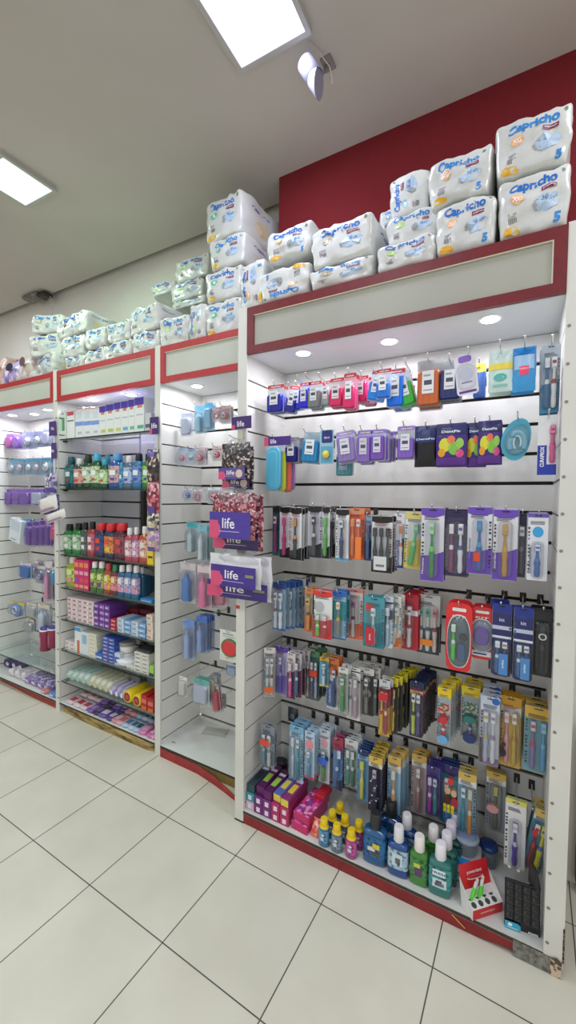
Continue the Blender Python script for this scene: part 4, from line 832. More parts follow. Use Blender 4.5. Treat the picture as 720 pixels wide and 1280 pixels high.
hang(431,447,922,987,R6,4,'white and teal two-brush pack edged in black', tb(card='#c8d4d4', bands=((.84,1,'#dcdfe0'),(0,.02,'#222')), brushes=(('#3ca09c','#e0e8e8'),('#2c7c58','#dfe8e4'))), row=r)
hang(447,460,935,1003,R6,5,'blue pack with a yellow brush', tb(card='#5c98c8', bands=((.8,.9,'#8cb4d8'),(.9,1,'#24306c')), brushes=(('#d8d440','#e4e070','#e4e04c'),)), row=r)
hang(461,477,943,1018,R6,7,'yellow-topped navy pack spattered with pale dots', tb(card='#232040', bands=((.80,.88,'#dcdacc'),(.88,1,'#d8b850')), brushes=(('#2c2850','#8c88b4'),), blister=('#6a6890',.3), extra=lambda c,w,h: [c.disc(a*w,b*h,.07*w,.014*h,-.0229,M('#c8ccdc',.4)) for a,b in ((-.2,.6),(.1,.5),(-.1,.35),(.2,.28),(0,.7),(-.25,.2))]), row=r)
hang(485,500,943,1023,R6,5,'golden-topped pale blue pack with a giraffe-patterned brush', tb(card='#8cb4d0', bands=((.74,.86,'#dcdcd4'),(.86,1,'#d8b04c')), brushes=(('#e0a868','#e8e4d8','#e8f0f0'),)), row=r, xoff=.004)
hang(515,532,941,1020,R6,4,'golden-topped mottled rosy pack', tb(card='#b8a4a4', bands=((.80,.9,'#dcd8d0'),(.9,1,'#d4ac50')), brushes=(('#b88c8c','#dcc8c4'),)), row=r)
hang(533,549,955,1022,R6,4,'violet pack with a white and magenta brush', tb(card='#4a3c8c', bands=((.86,1,'#3c3478'),), brushes=(('#b040a0','#e8e0f0'),('#3a8c8c','#58a0a0')), blister=('#a8a0d8',.25)), row=r)
TOYP = lambda c, w, h: ([c.disc(a*w,b*h,r1*w,r2*h,-.0228,M(cc,.4)) for a,b,r1,r2,cc in ((0,.78,.12,.06,'#d83c3c'),(-.12,.62,.13,.06,'#e0b890'),(.14,.60,.12,.06,'#e0b890'),(-.14,.46,.14,.09,'#5c3428'),(.18,.44,.16,.09,'#b03444'))]+[c.quad((-.28+.16*i)*w,(-.16+.16*i)*w,(.10+.075*j)*h,(.165+.075*j)*h,-.0229,M('#e8dc30' if j > 1 else '#2c78c8',.4)) for i in range(3) for j in range(4)])
hang(550,578,953,1036,R6,4,'rounded teal pack with yellow and blue blocks', tb(card='#2c8c9c', bands=((.86,1,'#3c2c78'),), brushes=(('#e4e0e8','#c8304c'),None), bw=1, extra=TOYP, r=.014), row=r)
hang(573,594,963,1052,R6,4,'golden-topped sky blue pack with an orange brush', tb(card='#84b0cc', bands=((.80,.90,'#dcdcd6'),(.90,1,'#d4b458'),(0,.06,'#cfc890')), brushes=(('#2c8ca0','#3a9cb0'),('#e08c34','#e8e0c8','#c8dcd4'))), row=r)
hang(608,631,962,1043,R6,4,'golden-topped grey pack with a pink ball', tb(card='#8c9098', bands=((.80,.90,'#dcdad4'),(.90,1,'#d8b450')), brushes=(('#6c6c4c','#c8c850','#c8c45c'),), extra=lambda c,w,h: c.disc(-.12*w,.42*h,.3*w,.07*h,-.0228,M('#d8a0a0',.4))), row=r)
hang(632,656,996,1090,R6-.01,2,'white pack with a purple brush under a yellow edge', tb(card='#dcdce0', bands=((.93,1,'#d8d45c'),(0,.03,'#d8d89c')), brushes=(('#4a38a0','#c8c4e4'),), top=.70, extra=lambda c,w,h: (c.disc(-.22*w,.06*h,.08*w,.02*h,-.0228,M('#f4f4f8',.4)),c.disc(.2*w,.05*h,.08*w,.02*h,-.0228,M('#f4f4f8',.4)))), row=r)
hang(654,675,1004,1092,R6-.02,4,'leaning blue pack with a yellow and red brush', tb(card='#4a94b4', bands=((.82,.9,'#dcdad0'),(.9,1,'#d8b860')), brushes=(('#8c3434','#c83c44'),('#e8dc30','#3c6cc0','#e8e448')), extra=lambda c,w,h: c.disc(-.25*w,.66*h,.16*w,.05*h,-.0228,M('#c83440',.4))), row=r, tilt=.16)
hang(326,343,904,962,R6+.0,2,'clear grey pack with a small red label on the side panel', tb(card='#98a0ac', clearback=True, bands=((.42,.62,'#a4b4c4'),), brushes=(('#5c8ca4','#a8c0cc'),('#c8ccd0','#888c94')), extra=lambda c,w,h: c.quad(-.35*w,.25*w,.56*h,.70*h,-.0229,M('#e04830',.4))), row='alone', y=.09, usehook=False, hookz=1)
# dark things at the back of some hooks
for (x, y, z, lab) in [(.115, .27, R6+.02, 'crumpled dark packet at the back of a hook above the toothpaste boxes'), (.42, .24, R6+.0, 'crumpled black packet behind the crimson-topped pack'), (.48, .10, .12+.0, None)]:
    if not lab: continue
    t = thing('small_packet', lab, 'packet', (x, y, z-.07))
    for nm, mb in pouch(.06, .075, M('#2c2e38', .35, bump=.5, bscale=50), [('d', .1, .5, .2, .2, '#5c6c7c')], puff=.018): mb.build(nm, t)
# ================================================================ GOODS STANDING ON THE DECK OF THE LARGE UNIT
def carton(label, x, y, z, w, d, h, col, top=None, end=None, prints=(), rz=0., name='carton', cat='carton', group=None, texts=(), endq=None):
    """printed carton; x,y,z = centre of the front bottom edge; long side runs back"""
    t = thing(name, label, cat, (x, y, z), rz, group)
    mb = MB(); mb.rbox(-w/2, w/2, 0, d, 0, h, M(col, .35), .0012)
    if end: mb.quad(-w/2+.002, w/2-.002, .002, h-.002, -.0005, M(end, .35))
    if endq: mb.quad(-w*.22, w*.22, h*.22, h*.78, -.001, M(endq, .4))
    if top: mb.add([(-w/2+.002, .002, h+.0004), (w/2-.002, .002, h+.0004), (w/2-.002, d-.002, h+.0004), (-w/2+.002, d-.002, h+.0004)], [(0, 1, 2, 3)], M(top, .35) if isinstance(top, str) else top)
    for (a, b, c_, e, col2) in prints:     # patches on the lid: fractions of width and depth
        mb.add([(a*w, c_*d, h+.001), (b*w, c_*d, h+.001), (b*w, e*d, h+.001), (a*w, e*d, h+.001)], [(0, 1, 2, 3)], M(col2, .35))
    for s, col2, zf, hh, wd in texts: mb.text(s, 0, zf*h, hh, -.0012, M(col2, .4), w=wd)
    mb.build('box', t)
    fl = MB(); fl.box(-w/2+.003, w/2-.003, d, d+.0008, .002, h-.002, M(col, .5)); fl.build('end_flap', t); return t
Z = DECK
kinds = [('#2c8c98', '#c8dde0', 'teal toothpaste carton'), ('#6a2470', '#ead8ec', 'purple toothpaste carton'), ('#7a2878', '#ead8ec', 'violet toothpaste carton'), ('#a82464', '#f0d4e0', 'magenta toothpaste carton'), ('#b02c60', '#f0d4e0', 'rose toothpaste carton')]
for c_, (col, q, nm) in enumerate(kinds):
    for l in range(2):
        carton('%s, %s of its stack at the edge of the deck' % (nm, 'bottom' if l == 0 else 'second'), .026+.047*c_, .016, Z+.041*l, .045, .19, .040, col if c_ or l else '#d8a8c4', endq=q, rz=0, name='toothpaste_carton', cat='toothpaste carton', top=col)
TL = [(.026, '#2c4450', '#1c2c34', .0), (.073, '#5c1c5c', '#9cd04c', .03), (.120, '#5c1c5c', '#9cd04c', -.02), (.166, '#5c68b0', '#e0cc4c', -.06), (.212, '#8c3470', '#e4c840', -.05)]
for i, (x, col, pr, rz) in enumerate(TL):
    carton(['dark teal carton on top of the teal stack', 'purple carton with a lime flash, on the purple stack', 'purple carton with a lime flash, on the violet stack', 'blue and yellow carton slanting on the magenta stack', 'plum and yellow carton slanting on the rose stack'][i],
           x, .022+.01*(i % 2), Z+.0825, .043, .18, .036, col, top=col, end='#e0cc50' if i > 2 else col, prints=((-.3, .3, .25, .6, pr), (-.4, .4, .7, .8, '#dfd4e4')), rz=rz, name='toothpaste_carton', cat='toothpaste carton')
t = thing('small_packet', 'small crushed black packet behind the teal carton', 'packet', (.05, .26, Z+.04), .4)
mb = MB(); mb.rbox(-.035, .035, -.03, .03, 0, .08, M('#23262c', .35, bump=.5, bscale=50), .012); mb.build('wrapper', t)
fl = speckle(['#d83c90', '#7c50b8', '#e8649c', '#c82868', '#e8a0c8', '#b02c58'], 60)
for l in range(2):
    carton('pink flowery packet, %s of its pair beside the toothpaste cartons' % ('lower' if l == 0 else 'upper'), .288+.004*l, .02+.01*l, Z+.038*l, .082, .19, .036, '#d03078', top=fl, rz=-.08, name='flowery_carton', cat='carton', end='#c02c68')
carton('red-ended flowery carton lying behind on the pink pair', .325, .15, Z+.077, .05, .08, .02, '#c8283c', top='#c8283c', rz=-.08, name='flowery_carton', cat='carton')
t = thing('wipes_packet', 'small orange-pink crinkled packet beside the yellow-capped bottles', 'packet', (.362, .03, Z), -.1)
for nm, mb in pouch(.05, .07, speckle(['#e8704c', '#e89a8c', '#d85040', '#f0b8a8'], 70), puff=.016): o = mb.build(nm, t); o.rotation_euler = (-.5, 0, 0); o.location = (0, .0, .0)

def bottle(label, x, y, z, r, h, body, cap, neck='#ddd', lab=None, shape='round', depth=.7, capf=.2, ridge=True, group=None, rz=0., prt=None, text=None, capr=.5, sh=.16):
    """mouthwash bottle: shouldered body, ribbed cap, wrap-round label"""
    t = thing('mouthwash_bottle', label, 'mouthwash bottle', (x, y, z), rz, group)
    hb = h*(1-capf); ncr = r*capr; n = 20
    def sec(rr, zz, sq=1.0):
        out = []
        for i in range(n):
            a = 2*pi*i/n; ca, sa = cos(a), sin(a); e = .55 if shape != 'round' else 1.
            out.append((rr*math.copysign(abs(ca)**e, ca), rr*depth*math.copysign(abs(sa)**e, sa), zz))
        return out
    def secr(rr, zz): return [(rr*cos(2*pi*i/n), rr*sin(2*pi*i/n), zz) for i in range(n)]
    bm = M(tuple(x*.62 for x in lin(body)[:3]), .1, coat=.5)
    mb = MB(); rings = [sec(r*.88, 0), sec(r, h*.02), sec(r, h*.12), sec(r*.985, h*.16), sec(r*.985, hb*(1-sh)-h*.05), sec(r, hb*(1-sh)-h*.02), sec(r*.95, hb*(1-sh)), sec(r*.80, hb*(1-sh*.45)), secr(ncr*1.12, hb*.975), secr(ncr*.95, hb)]
    mb.loft(rings, bm); mb.build('body', t)
    mb = MB(); cm = M(cap, .35); mb.lathe([(ncr*1.05, hb-.001), (ncr*1.16, hb+.002), (ncr*1.02, h*.985), (ncr*.92, h)], cm, 20)
    for i in range(10):
        a = 2*pi*i/10; mb.box(ncr*1.04*cos(a)-.0006, ncr*1.04*cos(a)+.0006, ncr*1.04*sin(a)-.0006, ncr*1.04*sin(a)+.0006, hb+.004, h*.97, cm)
    mb.build('cap', t)
    if lab and isinstance(lab, str):
        lab = noisy(lab, ['#%02x%02x%02x' % tuple(int(v*.55) for v in bytes.fromhex(lab[1:]))][0], 70, .35, 2, (.50, .62))
    if lab:
        mb = MB(); z0, z1 = h*.17, hb*(1-sh)-h*.06
        pts = [sec(r*1.012, zz) for zz in (z0, z1)]
        front = [i for i in range(n) if i >= n//2]+[0]
        vs = [pts[0][i] for i in front]+[pts[1][i] for i in front]; k = len(front)
        mb.add(vs, [(i, i+1, k+i+1, k+i) for i in range(k-1)], M(lab, .35) if isinstance(lab, str) else lab, True)
        yf = -r*depth*1.03
        if prt:
            for (a, b, c_, d_, col) in prt: mb.box(a*r, b*r, yf-.0008, yf, z0+(z1-z0)*c_, z0+(z1-z0)*d_, M(col, .4))
        if text: mb.text(text[0], 0, z0+(z1-z0)*text[2], text[3], yf-.0014, M(text[1], .4), w=r*1.4)
        mb.build('label', t)
    return t
# yellow-capped children's bottles
for (x, y, col, lb, ds) in [(.411, .018, '#4c8cb8', '#5c98c0', 'yellow-capped small bottle with a steel blue body at the front'), (.424, .075, '#2a4c80', '#3a5c90', 'yellow-capped navy small bottle second in its file'), (.437, .132, '#24406c', '#34507c', 'yellow-capped navy small bottle at the back of its file'),
                        (.470, .018, '#70889c', '#7c94a8', 'yellow-capped small bottle with a grey body at the front'), (.482, .078, '#5c6c80', '#6c7c90', 'yellow-capped grey small bottle standing behind its twin'),
                        (.533, .022, '#c04c98', '#c858a4', 'yellow-capped pink small bottle at the front'), (.545, .080, '#a04484', '#b05094', 'yellow-capped pink small bottle behind its twin')]:
    t = bottle(ds, x, y, Z, .024, .115, col, '#e8c820', lab=lb, depth=.85, capf=.26, capr=.62, prt=((-.3, .3, .2, .5, '#c8d0dc'), (-.15, .35, .6, .75, '#e4e4ea')), sh=.10)
    mb = MB(); mb.lathe([(.0215, .078), (.019, .086), (.0155, .092)], M('#e8c820', .35), 16, sy=.9); mb.build('collar', t)
for (x, y, w_, col, cap, lb, prt, h, ds) in [
    (.625, .055, .048, '#1668a8', '#2a2c30', '#2c6ca0', ((-.5, .1, .3, .5, '#d8d8dc'), (-.1, .5, .45, .7, '#d8c83c'), (-.2, .5, .1, .28, '#5c4a40')), .215, 'broad blue mouthwash bottle with a black bubbled cap'),
    (.662, .150, .046, '#1c4c84', '#26282c', '#24507c', ((-.4, .4, .3, .6, '#9cb4cc'),), .215, 'black-capped blue mouthwash bottle standing behind the broad one'),
    (.722, .045, .040, '#1e58a8', '#e4e4e8', '#a8c4d8', ((-.5, .5, .2, .8, '#c4dce8'), (-.2, .3, .3, .6, '#b89c6c'), (.0, .25, .2, .4, '#4c5c8c')), .205, 'white-capped blue mouthwash bottle with a picture label, in front'),
    (.735, .125, .040, '#1c4c94', '#e0e0e6', '#8cacc8', (), .205, 'white-capped blue mouthwash bottle behind the one with a picture label'),
    (.802, .045, .034, '#4ca03c', '#ece8e4', '#4c8c4c', ((-.4, .4, .1, .5, '#5c3c6c'), (-.5, .2, .55, .75, '#c8cc50')), .20, 'white-capped green mouthwash bottle at the front of the deck'),
    (.840, .120, .034, '#3c8c34', '#e6e2e0', '#58a04c', (), .20, 'white-capped green mouthwash bottle behind its twin'),
    (.880, .045, .041, '#2c8c84', '#eceaf0', '#3c9494', ((-.62, .5, .62, .92, '#dfe8ec'), (-.6, .6, .05, .48, '#c8dce0'), (-.4, .4, .12, .3, '#2c4c84'), (-.3, .2, .3, .4, '#b8404c')), .205, 'teal mouthwash bottle with a printed label, foremost of its file'),
    (.892, .108, .041, '#1c6c60', '#e4e2ec', '#2c7c74', (), .205, 'teal mouthwash bottle second in its file'),
    (.898, .170, .041, '#185c50', '#dcdae8', '#286c64', (), .205, 'teal mouthwash bottle third in its file'),
    (.904, .232, .041, '#164c44', '#d8d4e6', '#245c54', (), .205, 'teal mouthwash bottle at the back of its file')]:
    bottle(ds, x, y, Z, w_, h*.93, col, cap, lab=lb, shape='sq', depth=.62, capf=.30, capr=.44 if w_ > .036 else .52, prt=prt, sh=.10, rz=.06, text=('FRESH', '#2c5c8c', .77, .009) if ds.startswith('teal mouthwash bottle with') else None)
# lidded clear tub and the small drawer box under it
t = thing('drawer_box', 'low white box with two drawers and a blue edge, behind the red display', 'box', (.962, .13, Z), .05)
mb = MB(); mb.rbox(-.050, .050, 0, .12, 0, .075, M('#c9d0d2', .4), .003); mb.box(-.051, .051, -.002, .02, .066, .08, M('#2c8cd8', .3)); mb.build('body', t)
for k in range(2):
    mb = MB(); mb.rbox(-.046, .046, -.004, -.0005, .004+.031*k, .032+.031*k, M('#dfe2e2', .4), .0015); d_ = mb.build('drawer', t)
    mb = MB(); mb.rbox(-.02, .02, -.010, -.004, .014+.031*k, .019+.031*k, M('#8c9498', .4), .0015); mb.build('handle', d_)
t = thing('clear_tub', 'clear plastic tub with a blue-ringed lid standing on the drawer box', 'tub', (.955, .195, Z+.081))
mb = MB(); mb.lathe([(.034, 0), (.038, .004), (.042, .05), (.043, .052)], clear('#b8c4cc', .45), 20); mb.build('body', t)
mb = MB(); mb.lathe([(.045, .052), (.047, .056), (.045, .062), (.030, .064)], clear('#a8b8c8', .7), 20); mb.lathe([(.034, .0642), (.034, .067), (.026, .067)], M('#7c8cac', .3), 20); mb.build('lid', t)
t = thing('clear_tub', 'smaller tub with a dark blue lid beside the red display', 'tub', (1.03, .27, Z))
mb = MB(); mb.lathe([(.028, 0), (.031, .004), (.033, .07)], clear('#8c98a8', .5), 18); mb.build('body', t)
mb = MB(); mb.lathe([(.035, .07), (.036, .073), (.035, .084), (.02, .086)], M('#26407c', .3), 18); mb.build('lid', t)
# red counter display with lime brushes
t = thing('counter_display', 'red and white card display holding lime interdental brushes', 'counter display', (1.045, .035, Z), .80)
wv, dv = .128, .058
mb = MB(); wm = M('#dcdcd8', .4); rm = M('#c8242c', .35)
mb.add([(-wv/2, 0, 0), (wv/2, 0, 0), (wv/2, dv, 0), (-wv/2, dv, 0), (-wv/2, 0, .035), (wv/2, 0, .035), (wv/2, dv, .055), (-wv/2, dv, .055)], [(0, 1, 2, 3), (0, 4, 7, 3), (1, 2, 6, 5), (3, 7, 6, 2), (4, 5, 6, 7)], wm)
mb.add([(-wv/2, 0, 0), (wv/2, 0, 0), (wv/2, 0, .035), (-wv/2, 0, .035)], [(0, 1, 2, 3)], rm)
mb.text('powerdent', 0, .018, .010, -.0006, M('#e8c4c4', .4), w=.06)
for i in range(4):
    for j in range(3):
        if j < 2:
            cx = -wv/2+.015+.029*i; cy = .013+.021*j; cz = .035+.32*cy+.0006; rr = .0095
            mb.add([(cx+rr*cos(2*pi*k/10), cy+rr*sin(2*pi*k/10), .035+.32*(cy+rr*sin(2*pi*k/10))+.0008) for k in range(10)], [tuple(range(10))], M('#3c3e3e', .6))
mb.build('tray', t)
mb = MB(); yb = dv; vs = [(-wv/2, yb-.002, .05), (wv/2, yb-.002, .05), (wv/2-.002, yb+.025, .128), (-wv/2+.002, yb+.025, .128)]
mb.add(vs+[(x, y+.002, z) for x, y, z in vs], [(0, 1, 2, 3), (7, 6, 5, 4), (0, 4, 5, 1), (1, 5, 6, 2), (2, 6, 7, 3), (3, 7, 4, 0)], rm)
def onb(a, b): return (a, yb-.002+(b-.05)/.078*.027-.0012, b)
mb.text('powerdent', 0, .100, .014, 0, M('#f0d8d8', .4), w=.065, fn=onb)
mb.add([Vector(onb(.036*cos(k), (.084)+.006*sin(k)))+Vector((0, -.0005, 0)) for k in [2*pi*q/16 for q in range(16)]]+[Vector(onb(.032*cos(k), (.0855)+.004*sin(k)))+Vector((0, -.0005, 0)) for k in [2*pi*q/16 for q in range(16)]],
       [(q, (q+1) % 16, (q+1) % 16+16, q+16) for q in range(16)], M('#e8c8c8', .4))
mb.build('header_card', t)
mb = MB()
for s in (-1, 1):
    mb = MB(); x = s*wv/2; mb.add([(x, 0, .0), (x, 0, .036), (x, dv+.015, .095), (x, dv, .0), (x+.0012*s, 0, 0), (x+.0012*s, 0, .036), (x+.0012*s, dv+.015, .095), (x+.0012*s, dv, 0)], [(0, 1, 2, 3), (7, 6, 5, 4), (0, 4, 5, 1), (1, 5, 6, 2)], wm); mb.build('side_flap', t)
for i in range(4):
    k = (i*37 % 11)/11; x0, y0 = -.044+.016*i, .030+.008*(i % 2)
    p = Matrix.Rotation(.80, 4, 'Z') @ Vector((x0, y0, .052)); ob = thing('interdental_brush', 'lime interdental brush in the red card display, %s in its row' % ORD[i], 'interdental brush', (1.045+p.x, .035+p.y, Z+p.z), 0, 'lime brushes in the red display')
    ob.rotation_euler = (-.15+.1*k, .30-.06*i, .4)
    mb = MB(); mb.tube([(0, 0, -.012), (0, 0, .014), (0, 0, .032)], [.005, .0062, .0045], M('#5cd838', .3), 8); mb.build('handle', ob)
    mb = MB(); mb.rbox(-.0045, .0045, -.0035, .0035, .032, .055, clear('#dfe8e8', .7), .0015); mb.build('clear_cap', ob)
# black leaning rack of dark packets
t = thing('brush_holder_rack', 'black rack of dark packets with a cyan corner sticker, leaning by the end post', 'rack', (1.150, .035, Z), .12)
t.rotation_euler = (-.16, 0, .10)
bk = M('#17191d', .35)
mb = MB(); mb.rbox(-.053, .055, .0, .012, 0, .150, bk, .002); mb.build('backing_board', t)
for i in range(4):
    m2 = MB()
    for j in range(5): m2.rbox(-.050+.026*i, -.050+.026*i+.023, -.006, .0, .028+.024*j, .028+.024*j+.0235, M('#1e2025', .25), .001); m2.quad(-.047+.026*i, -.030+.026*i+.004*(j % 2), .033+.024*j, .0345+.024*j, -.0065, M('#4c4c48', .4)); m2.quad(-.045+.026*i, -.041+.026*i, .038+.024*j, .048+.024*j, -.0065, M('#3a3c40' if (i+j) % 3 else '#5c4438', .4))
    m2.build('packet_column', t)
mb = MB(); mb.poly([(-.052, .0), (-.010, .0), (-.004, .008), (-.004, .018), (-.012, .024), (-.052, .024)], -.0090, M('#2ca0c0', .3)); mb.disc(-.036, .015, .007, .005, -.0095, M('#e0e8f0', .4)); mb.text('POWERDENT', -.028, .006, .004, -.0095, M('#e0f0f4', .4), w=.034); mb.text('POWER', .034, .010, .007, -.0095, M('#e4e4e8', .4), w=.03); mb.build('sticker', t)
t = thing('cable_bundle', 'black crumpled plastic bundle hanging beside the end post', 'bundle', (1.188, .06, .19))
mb = MB()
for k in range(5): mb.tube([(-.004*k, .01*k, .09), (.008-.006*k, .006*k, .03), (-.010+.005*k, .004*k, -.03), (.004, .01, -.08)], [.004, .008, .007, .003], M('#26262a', .2), 6)
mb.build('strap', t)
# straw on the kick board
mb = MB(); mb.tube([(.93, -.004, .045), (.975, -.0055, .018)], .0018, M('#b89c50', .6), 6); tag(mb.build('straw'), 'short straw-coloured strip stuck on the red kick board', 'strip')

# ================================================================ BAGS HANGING ON THE POST BESIDE THE LARGE UNIT
def lifebag(label, u0, vt, u1, vb, y, base, cw, ch, kind, rz=0., tint='#4a2c8c', scr=None):
    a = aty(u0, vt, y); b = aty(u1, vb, y); w = b.x-a.x; h = a.z-b.z
    t = thing('hair_tie_bag', label, 'hair accessory bag', ((a.x+b.x)/2, y, b.z), rz)
    for nm, mb in pouch(w, h, base, [('q', 0, ch+.02, cw*.5, ch, '#e9e6ee')] if kind == 'open' else [], puff=.024, N=10): mb.build(nm, t)
    c = MB(); hh = h*ch; x0 = -w*cw/2; yy = -.028
    c.box(x0, x0+w*cw, yy, yy+.001, h*.02, h*.02+hh*1.9, M(tint, .18, bump=.7, bscale=25)); c.quad(x0, x0+w*cw*.22, h*.02, h*.02+hh*1.3, yy-.0004, M('#d8507c', .3)); c.disc(x0+w*cw*.2, h*.02+hh*.6, w*.08, hh*.5, yy-.0008, M('#d8507c', .3))
    c.text('life', x0+w*cw*.48, h*.02+hh*1.1, hh*.75, yy-.0012, M('#f2eef6', .4), w=w*cw*.30, bold=.01)
    c.quad(x0+w*cw*.25, x0+w*cw*.75, h*.02+hh*.48, h*.02+hh*.53, yy-.0012, M('#c4b8dc', .4))
    if kind == 'disc': c.disc(x0+w*cw*.80, h*.02+hh*.9, w*.12, hh*.7, yy-.0012, M('#d8c4b4', .4))
    if kind == 'open': c.quad(x0+w*cw*.78, x0+w*cw*.96, h*.02+hh*1.0, h*.02+hh*1.25, yy-.0012, M('#8c8c70', .4))
    c.build('header_card', t)
    g = MB(); n = 12          # gathered clear film above the contents
    rr = [[(w*.47*s*cos(2*pi*q/n)*(1+.12*sin(3*q)), .012*cos(q)*s+.016*s*sin(2*pi*q/n), zz+h*.02*sin(2.3*q)) for q in range(n)] for s, zz in ((1, h*.80), (.98, h*.93), (.75, h*1.0), (.50, h*1.07), (.62, h*1.12))]
    g.loft(rr, clear('#e8ecf0', .36), False, False); g.build('clear_film', t); return t
SC1 = speckle(['#1e1c20', '#3c3438', '#6c5858', '#18181a', '#c8b8b0', '#242226'], 110, .3)
SC2 = speckle(['#8c3048', '#b86878', '#5c2434', '#c89098', '#dcc0c0', '#78303c'], 95, .3)
SC3 = M('#dcdce0', .2, bump=.6, bscale=30)
lifebag('clear bag of black patterned hair ties, lower card showing below', 282, 560, 317, 612, -.03, SC1, .95, .14, 'disc', tint='#3c2064')
lifebag('clear bag of black patterned hair ties with a lilac card, foremost', 276, 555, 314, 600, -.075, SC1, .92, .16, 'disc', -.1, '#5c4c94')
lifebag('bag of wine-red hair ties behind, dark purple card at its foot', 270, 618, 328, 690, -.03, SC2, .92, .16, 'plain', .05, '#34205c')
lifebag('bag of wine-red hair ties with a shiny violet card, foremost', 265, 616, 320, 676, -.085, SC2, .94, .30, 'plain', -.04, '#4a389c')
lifebag('white clear bag behind with a violet card at its foot', 264, 690, 338, 754, -.03, SC3, .96, .20, 'open', .06, '#3c2c7c')
lifebag('white-edged clear bag with a glossy violet card, lowest on the post', 266, 692, 327, 738, -.085, SC3, .92, .36, 'open', -.02, '#43308c')
t = thing('strip_hanger', 'clear display strip with a purple header card on the post of the large unit', 'display strip', (-.025, -.014, 1.22))
mb = MB(); mb.box(-.014, .014, -.0, .0012, 0, .66, M('#d8d4c0', .4, alpha=.8)); mb.build('strip', t)
mb = MB(); a = aty(289, 537, -.02); b = aty(314, 519, -.02); mb.box(a.x+.025, b.x+.025, -.004, -.003, a.z-1.22, b.z-1.22, M('#40286c', .35)); mb.quad(a.x+.025, a.x+.045, a.z-1.22, a.z-1.20, -.0045, M('#d8506c', .4)); mb.text('life', (a.x+b.x)/2+.022, (a.z+b.z)/2-1.225, .026, -.005, M('#f0ecf4', .4), bold=.01); mb.build('header_card', t)
for k in range(3):
    m2 = MB(); z = .59-.235*k; m2.tube([(0, .0, z), (0, -.05, z+.004), (0, -.085, z+.012)], .002, CHROME, 6); m2.build('prong', t)
a = aty(295, 757, 0); mb = MB(); mb.box(a.x, a.x+.022, -.0015, -.0002, a.z-.012, a.z+.003, M('#c83c2c', .4)); tag(mb.build('red_sticker'), 'tiny red sticker on the post below the hanging bags', 'sticker')
# the same on the post between the narrow unit and the glass shelves
t = thing('strip_hanger', 'clear display strip with a purple header card on the post beside the glass shelves', 'display strip', (-.749, YB-.01, 1.28))
mb = MB(); mb.box(-.012, .012, 0, .0012, 0, .72, M('#dcdce4', .4, alpha=.6)); mb.build('strip', t)
mb = MB(); mb.box(-.05, .022, -.004, -.003, .625, .725, M('#40286c', .35)); mb.quad(-.05, -.03, .625, .66, -.0045, M('#d8506c', .4)); mb.text('life', -.012, .675, .03, -.005, M('#f0ecf4', .4), bold=.01); mb.build('header_card', t)
for i, (vt, vb, cols, lb) in enumerate([(562, 605, ['#1c1a1e', '#3c3438', '#c8b8ac', '#584848'], 'black and cream hair tie bag with a violet tag, by the glass shelves'), (600, 642, ['#8c2c40', '#c86c7c', '#d8b0b4', '#6c2434'], 'wine-red hair tie bag on the post by the glass shelves'),
                                    (640, 665, ['#c8bca4', '#3c3a3c', '#dcd4c4', '#8c8070'], 'cream and black hair tie bag on the post by the glass shelves'), (660, 690, ['#c8a4b8', '#8c7cb8', '#d8c8a8', '#b89c70'], 'pastel hair tie bag lowest on the post by the glass shelves')]):
    a = aty(184, vt, YB-.04); b = aty(199, vb, YB-.04); w = b.x-a.x; h = a.z-b.z
    t = thing('hair_tie_bag', lb, 'hair accessory bag', ((a.x+b.x)/2, YB-.040, b.z))
    for nm, mb in pouch(w, h, speckle(cols, 55, .3), [('q', -.05, .88 if i == 0 else .10, .3, .10, '#5c4ca4')], puff=.022, N=8): mb.build(nm, t)

# ================================================================ GLASS SHELVES AND WHAT STANDS ON THEM
SH = [1.937, 1.590, 1.127, .892, .664, .442, .215]
names = ['top', 'second', 'third', 'fourth', 'fifth', 'sixth', 'lowest']
what = ['tall dental boxes', 'green and blue mouthwash', 'red-capped mouthwash', 'teal and pink mouthwash', 'stacked soap cartons', 'medicine cartons and jars', 'soap bags and yellow rolls']
UX0, UX1, UY0, UY1 = -1.7325, -.7715, YB+.015, YB+.35
for i, z in enumerate(SH):
    t = thing('glass_shelf', '%s glass shelf, carrying %s' % (names[i], what[i]), 'glass shelf', ((UX0+UX1)/2, UY0, z-.008))
    W2 = (UX1-UX0)/2-.004
    mb = MB(); mb.box(-W2, W2, .002, .33, 0, .008, M('#b8ccc4', .06, alpha=.22)); mb.build('pane', t)
    mb = MB(); mb.box(-W2, W2, -.0005, .002, 0, .008, M('#16261f', .2)); mb.build('dark_edge', t)
    for s in (-1, 1):
        m2 = MB(); m2.rbox(s*(W2-.007)-.006, s*(W2-.007)+.006, .02, .05, -.010, 0, M('#3a3a38', .4, .5), .001); m2.build('bracket', t)
def on_shelf(i, u0, u1, vt, y=None):
    y = UY0+.02 if y is None else y
    a = aty(u0, vt, y); b = aty(u1, vt, y); z = SH[i] if i < 7 else DECK
    return (a.x+b.x)/2, y, z+.0005, (b.x-a.x), max(.02, a.z-z)
def sbottle(i, u0, u1, vt, body, cap, lab, prt, label, y=None, **k):
    x, y, z, w, h = on_shelf(i, u0, u1, vt, y); h = min(h, (SH[i-1]-SH[i] if i else .25)-.02)
    bottle(label, x, y+w*.35, z, w*.49, h, body, cap, lab=lab, shape='sq', depth=.68, capf=k.pop('capf', .20), capr=k.pop('capr', .46), prt=prt, sh=.12, **k)
